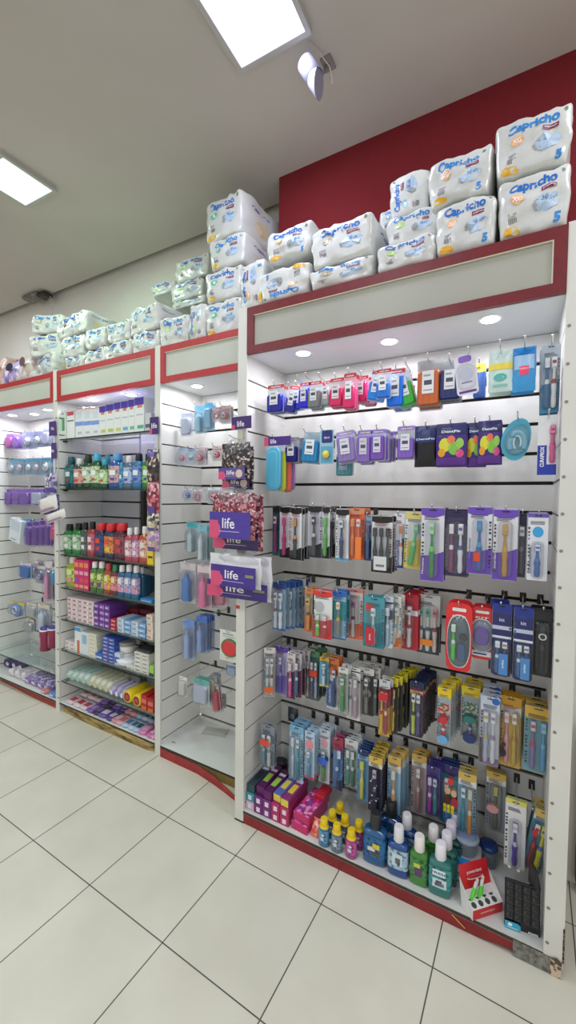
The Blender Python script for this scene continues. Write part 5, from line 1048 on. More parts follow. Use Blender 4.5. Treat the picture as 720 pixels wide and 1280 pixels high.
def sbox(i, u0, u1, vt, col, label, d=.08, y=None, prints=(), name='carton', cat='carton', rz=0., zoff=0., h=None):
    x, y, z, w, hh = on_shelf(i, u0, u1, vt, y); h = h or hh
    t = thing(name, label, cat, (x, y, z+zoff), rz)
    mb = MB(); mb.rbox(-w*.49, w*.49, 0, d, 0, h, M(col, .35) if isinstance(col, str) else col, .0015)
    for (a, b, c_, e, c2) in prints: mb.quad(a*w, b*w, c_*h, e*h, -.0006, M(c2, .35))
    mb.build('box', t)
    mb = MB(); mb.box(-w*.46, w*.46, .002, d-.002, h-.0002, h+.0005, M(col, .5) if isinstance(col, str) else col); mb.build('lid_flap', t); return t
r = 'on the top glass shelf'
sbox(0, 73, 82, 514, '#dfe2de', 'white box with a green leaf print '+r, prints=((-.35, .35, .30, .75, '#4c9a64'), (-.4, .4, .12, .16, '#5c8c6c'), (-.4, .3, .86, .90, '#7ca48c')))
sbox(0, 83, 93, 513, '#e4e4e2', 'white box with a red head stripe '+r, prints=((-.4, .4, .80, .93, '#c84c54'), (-.4, .4, .60, .64, '#4c5c94')))
bl = lambda c: ((-.48, .48, .40, .54, c), (-.3, .3, .62, .85, '#cfd6e0'), (-.2, .3, .12, .2, '#b8bcc4'), (-.48, .48, .955, .985, '#c88c6c'))
for k, (a, b) in enumerate(((94, 104), (104, 114), (114, 124))): sbox(0, a, b, 510.5-.5*k, '#e0e2e6', ['first', 'second', 'third'][k]+' of three tall white boxes with a blue band '+r, prints=bl('#7c9ad8'))
for k, (a, b, c2) in enumerate(((124, 132, '#b4c45c'), (132, 142, '#b4c45c'), (142, 151, '#c4cc6c'), (151, 160, '#6ca4d8'), (160, 168, '#6cb8a0'), (168, 180, '#5cac94'))):
    sbox(0, a, b, [508, 506, 503.5, 502, 500, 497.5][k], '#dfe2e0', ['narrow first', 'second', 'third', 'fourth', 'fifth', 'widest last'][k]+' of the purple-topped white boxes '+r,
         prints=((-.48, .48, .78, .99, '#4a3aa8'), (-.2, .3, .70, .78, '#d87c5c'), (-.3, .4, .48, .52, '#b8bcc8'), (-.2, .45, .10, .2, c2)))
sbox(0, 181, 189, 517, '#c4c8c8', 'small grey box behind the purple card '+r, prints=((-.4, .4, .2, .4, '#5c6068'),))
r = 'on the second glass shelf'
B2 = [(79, 89, 571, '#1c5c60', '#1c5a60', '#2a7c84', 'dark teal bottle with a pale label band'), (89.5, 100, 573, '#3c5048', '#dcdcd8', '#e0a090', 'white-capped bottle with a salmon label'), (100, 110.5, 569, '#1c4a30', '#163824', '#c4d8bc', 'dark green bottle with a dark cap and pale label'),
      (110.5, 122, 567.5, '#1e6038', '#4cb8d8', '#c8dcae', 'green bottle with a sky blue cap, larger'), (122, 132, 574, '#1a5a3c', '#3ca0c0', '#b8d89c', 'green bottle with a turquoise cap, shorter'), (132.5, 148, 567, '#1e5cb0', '#5ca4dc', '#d0a8b4', 'broad royal blue bottle with a pale blue cap'),
      (148, 152.5, 578, '#2c8cc0', '#48b0c8', '#3c98c8', 'slim bright blue bottle squeezed between two others'), (151.5, 163, 570, '#6c7c9c', '#dcdce0', '#a8bce0', 'white-capped bottle with a lavender blue label'), (163, 175, 567, '#2c8cc0', '#1c1e24', '#6c8cd0', 'light blue bottle with a black cap'), (176, 187, 567, '#3c8c48', '#1a1c1e', '#9cd068', 'green and lime bottle with a black cap')]
for (a, b, vt, body, cap, lb, nm) in B2:
    sbottle(1, a, b, vt, body, cap, lb, ((-.5, .5, .45, .75, '#e4ece8'), (-.4, .3, .15, .3, '#c84c40' if a < 125 else '#4c4c9c')), nm+' '+r)
for (a, b, vt, body, cap, nm) in [(96, 106, 574, '#2c4438', '#1c3024', 'dark bottle at the back behind the salmon label'), (126, 135, 569, '#1c5c50', '#3cb0c8', 'turquoise-capped bottle at the back'), (183, 190, 568, '#24303c', '#202428', 'dark-capped bottle at the back near the post')]:
    sbottle(1, a, b, vt, body, cap, None, (), nm+' '+r, y=UY0+.14)
r = 'on the third glass shelf'
B3 = [(77, 87, 655, '#1c8c3c', '#181a18', '#9cc8a0', 'green bottle with a black cap, nearest the far post'), (88, 98.5, 654, '#1e9440', '#181a18', '#a4cca8', 'second green bottle with a black cap'), (99, 107, 653, '#4c5c54', '#1c1c1c', '#5c6c74', 'slim dark bottle with red collar and black cap'),
      (107, 116, 652, '#c03c48', '#1c1c1c', '#d8687c', 'slim red bottle with a black cap'), (116, 127.5, 654, '#1c2c54', '#d42c34', '#2c4c84', 'navy bottle with a big red cap'), (127.5, 140, 654.5, '#24305c', '#d42c34', '#e08c4c', 'big red-capped bottle with an orange and navy label'),
      (140, 154, 654, '#5c1c34', '#d42c34', '#8c4458', 'big red-capped bottle with a cherry label'), (154, 163.5, 660, '#d8506c', '#e8e8e8', '#e4b4c0', 'white-capped bottle with a pale pink label'), (163.5, 171.5, 659, '#d05c74', '#e8e8e8', '#d8a8d0', 'white-capped bottle with a lilac pink label'), (172, 183, 658, '#d8603c', '#e8e8e8', '#e8b49c', 'white-capped orange bottle with flower print')]
for (a, b, vt, body, cap, lb, nm) in B3:
    big = cap == '#d42c34'
    sbottle(2, a, b, vt, body, cap, lb, ((-.5, .4, .55, .85, '#e4d8d4' if not big else '#d84c3c'), (-.4, .5, .1, .35, '#d8c440' if 'navy label' in nm else '#b83c50' if big else '#e8e0dc')), nm+' '+r, capr=.6 if big else .45, capf=.2)
sbox(2, 183.5, 191.5, 678, '#e8c824', 'yellow box against the post '+r, prints=((-.3, .4, .3, .4, '#4c4c3c'), (-.3, .4, .7, .76, '#c84c34')), d=.06)
for (a, b, nm) in [(124, 131, 'red-capped bottle at the back behind the navy one'), (138, 145, 'red-capped bottle at the back behind the orange label'), (147, 156, 'red-capped bottle at the back behind the cherry label')]:
    sbottle(2, a, b, 653.5, '#4c1c30', '#c82c34', None, (), nm+' '+r, y=UY0+.13, capr=.6)
r = 'on the fourth glass shelf'
B4 = [(80, 92.5, 696, '#b8c83c', '#d8d4c4', '#b8d84c', 'lime green bottle with a cream cap'), (111, 119, 702, '#4c8c3c', '#ececec', '#a4c05c', 'white-capped green bottle with a purple foot'), (119, 128, 702, '#4c8c3c', '#ececec', '#a8b864', 'second white-capped green bottle with a purple foot'),
      (128, 136.5, 704, '#c05040', '#c84c50', '#ecc048', 'red-capped bottle with a yellow label'), (136.5, 145, 706, '#7c3c44', '#2c8c5c', '#e88c84', 'green-capped bottle with a coral label'), (145, 153.5, 706.5, '#1e6c9c', '#e8e4e8', '#c8b8d8', 'white-capped blue bottle beside the green-capped one'), (153.5, 162.5, 706, '#1c7cac', '#e8e4e8', '#a8bce4', 'white-capped blue bottle in the middle of its three'), (162.5, 171.5, 707, '#1a78a8', '#e8e4e8', '#c0a8d0', 'white-capped blue bottle with a lilac label')]
for (a, b, vt, body, cap, lb, nm) in B4:
    sbottle(3, a, b, vt, body, cap, lb, ((-.5, .5, .55, .9, '#e8e0e4' if a > 140 else '#d8e0a0'), (-.5, .5, .05, .35, '#7c3c84' if 'purple foot' in nm else '#d88ca0')), nm+' '+r, capr=.5, capf=.2)
for k in range(5): sbottle(3, 171+3.2*k, 178+3.2*k, 709+1.5*k, '#1c6c9c', '#d8d4dc', None, (), ['first', 'second', 'third', 'fourth', 'fifth'][k]+' of the blue bottles receding beside the lilac-labelled one '+r, y=UY0+.06+.045*k, capr=.5)
for k, (a, b) in enumerate(((92.5, 98.5), (98.5, 104.5), (104.5, 110.5))):
    sbox(3, a, b, 699+.6*k, '#c82c6c', ['first', 'second', 'third'][k]+' of the crimson printed boxes '+r, d=.10, prints=((-.4, .4, .75, .9, '#e88c50'), (-.4, .4, .5, .62, '#e8a0b8'), (-.4, .4, .25, .38, '#d84c5c' if k else '#8c4cb8'), (-.4, .4, .06, .16, '#e4a078')))
sbox(3, 175, 190, 748, '#2c7cc0', 'low blue packet at the shelf edge near the post '+r, d=.05, prints=((-.4, .4, .2, .5, '#a8c8e4'),))
# stacks of soap cartons
def stack(i, u0, u1, vt, ncol, nrow, cols, desc, where, d=.10, y=None, name='soap_carton', cat='soap carton', rz=0.):
    x, y, z, w, h = on_shelf(i, u0, u1, vt, y); cw, rh = w/ncol, h/nrow
    first = None
    for c_ in range(ncol):
        col = cols[c_ % len(cols)]
        proto = None
        for k in range(nrow):
            top = k == nrow-1
            lb = '%s, %s in the %s %s' % (desc, 'topmost' if top else 'bottom one' if k == 0 else ORD[k]+' from the bottom', ORD[c_]+' pile', where)
            if len(lb.split()) > 16: lb = lb.replace(' shelf', '').replace('from the bottom', 'up')
            px = x-w/2+cw*(c_+.5)
            if proto is None:
                t = thing(name, lb, cat, (px, y, z), rz, '%s piles %s' % (desc, where))
                mb = MB(); mb.rbox(-cw*.48, cw*.48, 0, d, 0, rh*.96, M(col[0], .35), .001); mb.quad(-cw*.35, cw*.2, rh*.3, rh*.65, -.0006, M(col[1], .4)); mb.quad(cw*.25, cw*.42, rh*.15, rh*.8, -.0006, M(col[2], .4)); mb.build('box', t)
                mb = MB(); mb.box(-cw*.44, cw*.44, .002, d-.002, rh*.96-.0002, rh*.96+.0003, M(col[0], .45)); mb.build('lid_flap', t); proto = t
            else:
                dup(proto, (px+random.uniform(-.0015, .0015), y+random.uniform(-.003, .003), z+rh*k), (0, 0, rz+random.uniform(-.02, .02)), lb, '%s piles %s' % (desc, where))
r = 'on the fifth shelf'
stack(4, 84, 117, 746, 5, 5, [('#dccdcd', '#b07c84', '#e8e4e4'), ('#e0d0d2', '#a8707c', '#f0eaea')], 'pinkish white soap carton', r, .14)
stack(4, 117.5, 137, 753, 3, 4, [('#6a3c94', '#c8b0dc', '#8c5cb0'), ('#74409c', '#c4a8d8', '#b08cc8')], 'purple soap carton', r, .14)
stack(4, 137.5, 146, 773, 1, 3, [('#b02c3c', '#e8a09c', '#8c2434')], 'red soap carton', r, .14)
stack(4, 146.5, 182, 772, 4, 3, [('#c4d0dc', '#8ca8c8', '#dfe4ea'), ('#6c9cd0', '#c8d8e8', '#a8c0dc')], 'blue and white soap carton', r, .12)
stack(4, 183, 191, 768, 1, 4, [('#dccfc4', '#c89c84', '#e8e0d8')], 'beige soap carton', r, .08)
stack(4, 118, 140, 750, 2, 3, [('#3a2c50', '#5c4c7c', '#4c3c6c')], 'dark carton at the back', r, .10, y=UY0+.19)
stack(4, 160, 188, 758, 2, 3, [('#6c2430', '#8c3440', '#7c2c38')], 'wine-red carton at the back', r, .10, y=UY0+.17)
r = 'on the sixth shelf'
stack(5, 81, 94, 800, 2, 2, [('#dcdcd8', '#c89c9c', '#e4e4e4')], 'low white carton', r, .12)
sbox(5, 93, 101, 783, '#e4e6e6', 'tall white carton with a red flank stripe '+r, d=.10, prints=((-.1, .3, .0, .5, '#c86c54'), (-.48, .48, .84, .99, '#4c98d0')))
sbox(5, 101, 110, 790, '#d8e0e4', 'white carton with a slanting pale blue stripe '+r, d=.10, prints=((-.3, .3, .5, .9, '#8cb8d8'),))
stack(5, 110, 121, 791, 1, 6, [('#e0dfcc', '#c8c8b4', '#d4d4c0')], 'cream carton', r, .12)
stack(5, 128, 143, 795, 2, 7, [('#3a5cb4', '#a8b8e0', '#c84c5c'), ('#3454a8', '#a0b0d8', '#6c84c8')], 'blue medicine carton', r, .12)
sbox(5, 119, 128, 815, '#3868b4', 'low blue carton lying beside the blue pile '+r, d=.08, prints=((-.4, .4, .2, .5, '#c8d4e8'),))
sbox(5, 143, 150, 816, '#c8d0e4', 'small blue-printed carton before the white bowl '+r, d=.03, prints=((-.4, .4, .2, .7, '#3c5cb0'),))
x, y, z, w, h = on_shelf(5, 152, 167, 802, UY0+.10)
for k in range(2):
    t = thing('cream_jar', ['white cream jar under another, between the blue pile and the black-topped cartons', 'white cream jar on top of another '+r][k], 'jar', (x, y, z+.07*k))
    mb = MB(); mb.lathe([(w*.38, 0), (w*.42, .004), (w*.42, .040), (w*.36, .046)], M('#e4e4e0', .35), 18); mb.build('body', t)
    mb = MB(); mb.lathe([(w*.45, .046), (w*.46, .048), (w*.46, .064), (w*.43, .068)], M('#8c8c8a' if k else '#d8d8d4', .35), 18); mb.build('lid', t)
x, y, z, w, h = on_shelf(5, 146, 168, 812, UY0+.05)
t = thing('white_tub', 'shallow white round tub lying before the jars', 'tub', (x, y+.03, z))
mb = MB(); mb.lathe([(w*.30, 0), (w*.42, .012), (w*.46, .032), (w*.44, .034)], M('#dfe2e8', .3), 20); mb.build('body', t)
mb = MB(); mb.lathe([(w*.47, .034), (w*.47, .040), (w*.30, .048), (.001, .050)], M('#e8eaee', .3), 20); mb.build('lid', t)
stack(5, 168, 186, 814, 2, 5, [('#e0e0d8', '#8c8c84', '#c8c8c0'), ('#dcdcd4', '#9c9c94', '#c8c8c0')], 'white carton with grey print', r, .10)
stack(5, 158, 168, 832, 1, 2, [('#dfdfd8', '#a4a49c', '#c8c8c0')], 'white carton lying low', r, .08)
sbox(5, 169, 188, 806, '#2c2a2e', 'flat black carton on top of the white piles '+r, d=.09, h=.012, zoff=.135, y=UY0+.025)
sbox(5, 186.5, 192, 832, '#9ccc5c', 'small lime carton by the post '+r, d=.04, prints=((-.5, .5, 0, .3, '#2c4c5c'),))
r = 'on the lowest shelf'
def soapbag(i, u0, u1, vt, col, col2, lb, depth=.10, y=None, lobes=2):
    x, y, z, w, h = on_shelf(i, u0, u1, vt, y)
    t = thing('soap_packet', lb, 'soap packet', (x, y+depth/2, z)); mb = MB(); n = 16
    rings = []
    for k in range(9):
        s = -1+2*k/8; e = (1-abs(s)**6)**.5
        rings.append([(w*.48*(math.copysign(abs(cos(2*pi*i_/n))**.6, cos(2*pi*i_/n)))*max(.3, e), s*depth/2, h*.5+h*.47*math.copysign(abs(sin(2*pi*i_/n))**.6, sin(2*pi*i_/n))*max(.25, e)) for i_ in range(n)])
    mb.loft(rings, M(col, .3, bump=.4, bscale=50)); mb.build('wrapper', t)
    mb = MB(); mb.disc(0, h*.5, w*.25, h*.22, -depth/2-.004, M(col2, .4)); mb.box(-w*.2, w*.2, -depth*.3, depth*.3, h*.965, h*.985, M(col2, .4)); mb.build('printed_mark', t)
    return t
for k in range(4): soapbag(6, 80+7.2*k, 87+7.2*k, 838+1.5*k, '#c8dcd4', '#9cc4b8', ['first', 'second', 'third', 'fourth'][k]+' of the mint green soap packets '+r, .20)
for k in range(4): soapbag(6, 109+6.8*k, 116+6.8*k, 845+2.4*k, '#dcdcc8', '#c4c4a4', ['first', 'second', 'third', 'fourth'][k]+' of the cream soap packets '+r, .20)
for k in range(3): soapbag(6, 136.5+6.4*k, 142.8+6.4*k, 857+2*k, '#b4aed0', '#e0dcec', ['first', 'second', 'third'][k]+' of the lilac soap packets '+r, .16)
for k, (u0, u1, vt) in enumerate(((153, 164.5, 861), (165, 176, 864))):
    x, y, z, w, h = on_shelf(6, u0, u1, vt)
    t = thing('soap_roll', ['first', 'second'][k]+' yellow roll packet with a dark red end '+r, 'roll packet', (x, y, z)); R_ = min(w, h)*.49
    mb = MB(); n = 18; mb.loft([[(s*R_*cos(2*pi*q/n), yy, R_+s*R_*sin(2*pi*q/n)) for q in range(n)] for s, yy in ((.85, 0), (1, .008), (1, .15), (.85, .158))], M('#e8cc20', .3)); mb.build('wrapper', t)
    mb = MB(); mb.disc(0, R_, R_*.7, R_*.7, -.0006, M('#8c2c28', .35)); mb.disc(0, R_, R_*.45, R_*.3, -.001, M('#b84c3c', .4)); mb.build('end_label', t)
sbox(6, 176, 183.5, 868, '#b02428', 'first of two red packets beside the yellow rolls', d=.14, prints=((-.4, .4, .45, .75, '#d86c5c'), (-.4, .4, 0, .25, '#e0702c')))
sbox(6, 184, 192, 872, '#a82028', 'second of two red packets beside the yellow rolls', d=.14, prints=((-.4, .4, .45, .75, '#d86c5c'), (-.4, .4, 0, .25, '#e0702c')))
# packets heaped on the deck
r = 'on the deck under the glass shelves'
DK = [(80, 89, 879, '#dcc8cc', '#c84c5c', 'white and rose packet'), (89, 98, 883, '#e0ccd0', '#c0404c', 'white packet with a red mark'), (97, 106, 889, '#d8c4cc', '#b84c60', 'pale pink packet'), (105, 114, 893, '#7c5ca8', '#a88cc8', 'violet packet'), (113, 121, 895, '#3c3048', '#7c6c9c', 'dark purple packet'),
      (120, 130, 893, '#6c54a0', '#dcd4e8', 'purple and white packet'), (129, 137, 899, '#544080', '#c8bcdc', 'deep purple packet'), (136, 144, 905, '#c88c94', '#e0b8bc', 'rose brown packet'), (143, 151, 905, '#d8a4a8', '#c86c74', 'salmon packet'), (150, 158, 908, '#a8c0d8', '#5c7c9c', 'light blue packet'),
      (157, 165, 910, '#b4c8dc', '#4c6c8c', 'pale blue packet with a dark mark'), (164, 172, 914, '#a8bcd4', '#3c5c70', 'blue grey packet'), (171, 180, 917, '#d880b4', '#e8b0d0', 'bright pink packet'), (180, 188, 922, '#d06ca8', '#f0c0dc', 'deep pink packet'), (187, 192.5, 925, '#e09cc4', '#c8589c', 'pink packet by the post')]
for k, (a, b, vt, c1, c2, nm) in enumerate(DK):
    x, y, z, w, h = on_shelf(7, a, b, vt, YB+.008)
    for lay in range(2):
        t = thing('tissue_packet', nm+(', front edge of the deck under the glass shelves' if lay == 0 else ', behind its twin on the deck under the shelves'), 'packet', (x, y+.004+lay*.11, DECK), random.uniform(-.15, .15))
        hh = min(h, .05)*(1-.1*lay)+.008*lay
        mb = MB(); n = 14
        mb.loft([[(w*.46*math.copysign(abs(cos(2*pi*q/n))**.5, cos(2*pi*q/n))*s, yy, hh*.5+hh*.5*math.copysign(abs(sin(2*pi*q/n))**.5, sin(2*pi*q/n))*s) for q in range(n)] for s, yy in ((.3, 0), (.9, .006), (1, .02), (1, .08), (.9, .094), (.3, .1))], M(c1, .3, bump=.4, bscale=60)); mb.build('wrapper', t)
        mb = MB(); mb.box(-w*.3, w*.3, .025, .07, hh-.0005, hh+.0008, M(c2, .35)); mb.build('printed_mark', t)

# ================================================================ THE NARROW UNIT: A FEW HANGING THINGS
BK2 = YB+.35
def soft(cols, mark, **k):
    def f(w, h):
        c = MB(); c.prism(rrect(-w/2, w/2, 0, h, .008), -.0004, .0004, clear(cols[0], .45)); c.poly(rrect(-w*.45, w*.45, h*.82, h*.98, .004), -.0009, M(cols[1], .35))
        out = [('card', c)]; b = MB()
        if mark == 'ring': b.tube([(w*.24*cos(a), -.010, h*.40+w*.24*sin(a)) for a in [2*pi*q/12 for q in range(13)]], w*.07, M(cols[2], .3), 8); nm = 'teether'
        elif mark == 'dummy': b.loft([[(w*.30*s*cos(2*pi*q/14), -y, h*.42+w*.24*s*sin(2*pi*q/14)) for q in range(14)] for s, y in ((.8, .001), (1, .006), (.7, .012))], M(cols[2], .3)); b.tube([(w*.12*cos(a), -.016, h*.42+w*.12*sin(a)) for a in [2*pi*q/10 for q in range(11)]], w*.03, M('#e8e8ec', .3), 6); nm = 'dummy'
        elif mark == 'bottle': b.lathe([(w*.22, h*.06), (w*.25, h*.10), (w*.20, h*.35), (w*.24, h*.55), (w*.16, h*.62), (w*.10, h*.66), (w*.04, h*.76)], M(cols[2], .25, alpha=.8), 12, cy=-.018, sy=.6); nm = 'bottle'
        else: b.loft([[(x, -y, z) for x, z in rrect(-w*.38+i, w*.38-i, h*.08+i, h*.78-i, .012)] for i, y in ((0, .001), (.001, .012), (.005, .018))], M(cols[2], .3)); nm = 'contents'
        out.append((nm, b)); q = MB(); blister_mb(q, -w*.44, w*.44, h*.04, h*.80, .026, clear('#eef4fa', .22)); out.append(('bubble', q)); return out
    return f
BA = dict(name='baby_goods_pack', cat='baby goods pack', back=BK2)
g = lambda n: P0+PITCHG*n
w3 = 'in the narrow unit'
def z_at(v, u, y): return aty(u, v, y).z
def free(u0, u1, vt, vb, n, desc, f, y, row, **k):
    zt = aty((u0+u1)/2, vt, y).z; k2 = {**BA, **k}
    return hang(u0, u1, vt, vb, zt-.012, n, desc, f, y=y, row=row, hookz=1, **k2)
free(226, 241, 517, 545, 1, 'empty-looking clear pouch', soft(['#d4dcec', '#c4cce4', '#ccd4e8'], 'box'), .30, w3, bare=.05)
free(243, 257, 508, 541, 2, 'aqua clear pack of baby bottles', soft(['#b8dcec', '#7cc4e4', '#a4d4ec'], 'bottle'), .30, w3, bare=.02)
free(256, 266, 504, 538, 2, 'sky blue pack tall beside the aqua one', soft(['#b0d8f0', '#5cb8e8', '#98ccec'], 'box'), .30, w3)
free(266, 277, 510, 527, 1, 'pink ringed teether pack beside the sky blue one', soft(['#e0d4dc', '#e8b8c0', '#d88c9c'], 'ring'), .30, w3)
free(274, 289, 508, 528, 2, 'small pack of rosy rattles beneath the topmost hooks', soft(['#dcd4d8', '#e4c0c0', '#c87c88'], 'dummy'), .30, w3, bare=.02)
free(222, 234, 560, 582, 1, 'pack with a pink dummy, nearest the inner side panel', soft(['#ccd8e4', '#a8c4e0', '#e07c94'], 'dummy'), .30, w3)
free(234, 244, 561, 581, 1, 'pack with a blue-white dummy', soft(['#ccd8e4', '#8cb0dc', '#9cb8dc'], 'dummy'), .30, w3)
free(244, 257, 560, 581, 2, 'pack with a crimson dummy on a longer hook', soft(['#d8d4dc', '#dcc4cc', '#d84c6c'], 'dummy'), .30, w3, bare=.02)
free(265, 279, 558, 576, 1, 'pack with a red rattle beside the hair tie bags', soft(['#dcd4d8', '#e4c8c4', '#d4384c'], 'dummy'), .30, w3, bare=.02)
free(230, 241, 610, 626, 1, 'little clear pack with a blue ball', soft(['#dcdfe8', '#e0e4ec', '#3c6cd0'], 'dummy'), .32, w3)
free(242, 254, 611, 628, 1, 'little clear pack with a pink ring', soft(['#dcdfe8', '#e0e4ec', '#d87c9c'], 'ring'), .32, w3)
free(259, 276, 609, 630, 2, 'little clear pack with a rosy red ball', soft(['#dcdfe8', '#e0e4ec', '#d0506c'], 'dummy'), .32, w3)
free(233, 247, 652, 692, 2, 'tall clear pack with a teal cap', soft(['#c4d4d8', '#4cb0b8', '#b8d0d4'], 'bottle'), .28, w3)
free(247, 259, 655, 702, 2, 'tall teal and white pack hung lower than its neighbour', soft(['#b8d0d8', '#78b8cc', '#c8d8dc'], 'bottle'), .26, w3)
free(258, 266, 660, 700, 2, 'slim greenish clear pack behind the bags', soft(['#a8c4c0', '#c8d4d4', '#7ca8a0'], 'box'), .30, w3)
free(225, 245, 702, 755, 2, 'long clear pack with a blue-banded baby bottle', soft(['#d0d0d8', '#c8c4c4', '#5c88c8'], 'bottle'), .24, w3)
free(246, 265, 705, 762, 3, 'long pink pack of bottle accessories', soft(['#d8b4c4', '#d4c8cc', '#e07ca8'], 'bottle'), .24, w3)
free(264, 284, 712, 760, 2, 'long rosy pack partly behind the violet-carded bags', soft(['#d8c0c8', '#d8ccc8', '#c8788c'], 'box'), .28, w3)
free(229, 243, 773, 826, 2, 'clear bag with a blue feeding bottle top', soft(['#a8b8d8', '#6c94d8', '#9cb0dc'], 'bottle'), .24, w3, bare=.03)
free(245, 259, 768, 818, 4, 'deep stack of clear blue feeding bottle packs', soft(['#8ca0cc', '#4c78c8', '#8ca8dc'], 'bottle'), .26, w3)
def melon(w, h):
    c = MB(); c.prism(rrect(-w/2, w/2, 0, h, .004), -.0005, .0005, M('#e4e8e2', .35)); c.quad(-w*.35, w*.2, h*.86, h*.89, -.001, M('#7c8c84', .5)); c.quad(-w*.35, w*.3, h*.79, h*.81, -.001, M('#9ca8a0', .5)); c.quad(-w*.49, w*.49, h*.02, h*.16, -.0009, M('#d8dcd0', .4)); c.text('clean', -w*.1, h*.1, h*.05, -.0013, M('#e08c5c', .4))
    b = MB(); n = 18; b.loft([[(w*.03+w*.44*s*cos(2*pi*q/n), -y, h*.45+h*.30*s*sin(2*pi*q/n)) for q in range(n)] for s, y in ((1, .001), (.96, .010), (.85, .014))], M('#3c7c48', .3)); b.loft([[(w*.06+w*.38*s*cos(2*pi*q/n), -y, h*.46+h*.25*s*sin(2*pi*q/n)) for q in range(n)] for s, y in ((1, .014), (.8, .018))], M('#d83c40', .3)); return [('card', c), ('melon_teether', b)]
free(275, 299, 786, 830, 1, 'white pack with a watermelon slice toy', melon, .28, w3)
free(284, 298, 828, 846, 1, 'small pale blue pouch under the watermelon pack', soft(['#b8c8d8', '#c8d4e0', '#9cb4d0'], 'box'), .34, w3, usehook=False)
free(224, 234, 844, 872, 1, 'little white card on the end of a long hook', soft(['#dcdcd4', '#e4e4dc', '#d4d4cc'], 'box'), .22, w3)
free(241, 262, 846, 884, 3, 'clear pack with a green foot on a long hook', soft(['#c4d0d4', '#5cb8a8', '#c0c8dc'], 'box'), .26, w3)
free(261, 271, 842, 872, 3, 'grey and tan pack crowding the middle hook', soft(['#c8c8cc', '#8c98a0', '#b8a890'], 'box'), .30, w3)
free(268, 277, 854, 892, 2, 'narrow red and white pack hanging slantwise', soft(['#d0d0d0', '#c8ccd0', '#c84858'], 'box'), .30, w3, tilt=-.15)
free(277, 283, 866, 886, 1, 'narrow grey pack hung low before the grooves', soft(['#b8bcb8', '#a8aca8', '#a0a8a4'], 'box'), .36, w3)
t = thing('crumpled_wrapper', 'thin clear crumpled wrapper lying at the back of the empty deck', 'wrapper', (-.52, .40, DECK))
for nm, mb in pouch(.16, .08, clear('#c8c8c0', .5), puff=.004): o = mb.build(nm, t); o.rotation_euler = (-1.5, 0, .3)
mb = MB(); mb.tube([(0, 0, .003), (.012, .004, .004), (.02, -.004, .010), (.028, .003, .004)], .0016, M('#5c5448', .5), 6); o = mb.build('bent_wire'); o.location = (-.69, .22, DECK); tag(o, 'tiny bent wire on the deck by the inner side panel', 'wire')

# ================================================================ THE FURTHEST UNIT
w1 = 'in the furthest unit'
LM = [('#b890e0', '#a870dc', '#c84cb8'), ('#b498e0', '#9c7cd8', '#8c54d0'), ('#b8c4e4', '#a0a8dc', '#c8ccec')]
for k, (a, b, vt, vb, ci, mk, ds) in enumerate([(8, 17, 543, 560, 0, 'box', 'magenta-lilac pack first from the outer side panel'), (17, 27, 543, 561, 1, 'box', 'violet glittery pack second on the topmost hooks'), (28, 41, 541, 560, 2, 'dummy', 'pack with a white round sponge'), (41, 53, 540, 558, 2, 'dummy', 'pale blue pack with a round sponge'), (54, 64, 537, 556, 2, 'box', 'pale icy pack nearest the post with the purple card')]):
    free(a, b, vt, vb, 3, ds, soft(LM[ci], mk), .33, w1)
for k, (a, b, ds) in enumerate([(11, 20, 'first'), (20, 30, 'second'), (31, 41, 'third'), (41, 51, 'fourth'), (51, 64, 'fifth')]):
    free(a, b, 574-k*.4, 593, 3, ds+' light blue pack with white wheels, second hooks', soft(['#a8c8e0', '#4c9cc8', '#dcc8d4' if k % 2 else '#cfd8e4'], 'dummy'), .33, w1)
for k, (a, b, ds) in enumerate([(4, 17, 'first'), (17, 27, 'second'), (25, 40, 'third'), (40, 54, 'fourth')]):
    free(a, b, 611, 632, 4, ds+' violet draped pack, third hooks', soft(['#b8a4d8', '#7c4cb0', '#7c48b4' if k < 3 else '#b4bcd8'], 'box'), .33, w1)
def whitebox(w, h):
    c = MB(); c.rbox(-w/2, w/2, -.0, .03, 0, h, M('#d4dce4', .35), .003); c.quad(-w*.3, w*.2, h*.1, h*.14, -.001, M('#8c98a4', .4)); c.quad(-w*.4, w*.4, h*.5, h*.9, -.0006, M('#c0ccd8', .35)); b = MB(); b.box(-w*.1, w*.15, -.001, .002, h, h*1.1, M('#e4e8ec', .4)); return [('box', c), ('hang_tab', b)]
free(10, 24, 648, 678, 2, 'white boxed pack hung askew', whitebox, .28, w1, tilt=.2)
free(26, 38, 649, 672, 3, 'light blue pouch pack under the violet ones', soft(['#8cb4d8', '#3c98cc', '#5ca0d0'], 'box'), .33, w1)
for k, (a, b) in enumerate(((33, 41), (41, 50), (50, 57), (57, 64))):
    free(a, b, 652-k, 684, 2, ['first', 'second', 'third', 'fourth'][k]+' deep purple boxed pack, fourth hooks', soft(['#c8b8dc', '#5c2c94', '#6a34a0'], 'box'), .29, w1)
free(65, 73, 655, 676, 2, 'bright pink pack half behind the post of the glass shelves', soft(['#e08cb0', '#e04888', '#e03c80'], 'box'), .20, w1, usehook=False)
for k, (a, b, vt, vb, c2, mk, ds) in enumerate([(25, 40, 702, 725, '#2c6cc0', 'box', 'blue boxed dummy pack'), (41, 48, 700, 720, '#8c58a8', 'dummy', 'small plum dummy pack'), (45, 57, 706, 731, '#6c48b8', 'dummy', 'teal-topped violet dummy pack'), (56, 66, 700, 752, '#d894bc', 'bottle', 'long pale pink pack'), (65, 71, 708, 732, '#3c98cc', 'box', 'bright blue pack by the post')]):
    free(a, b, vt, vb, 3, ds, soft(['#c4c8d4', '#d8ccd0', c2], mk), .30, w1)
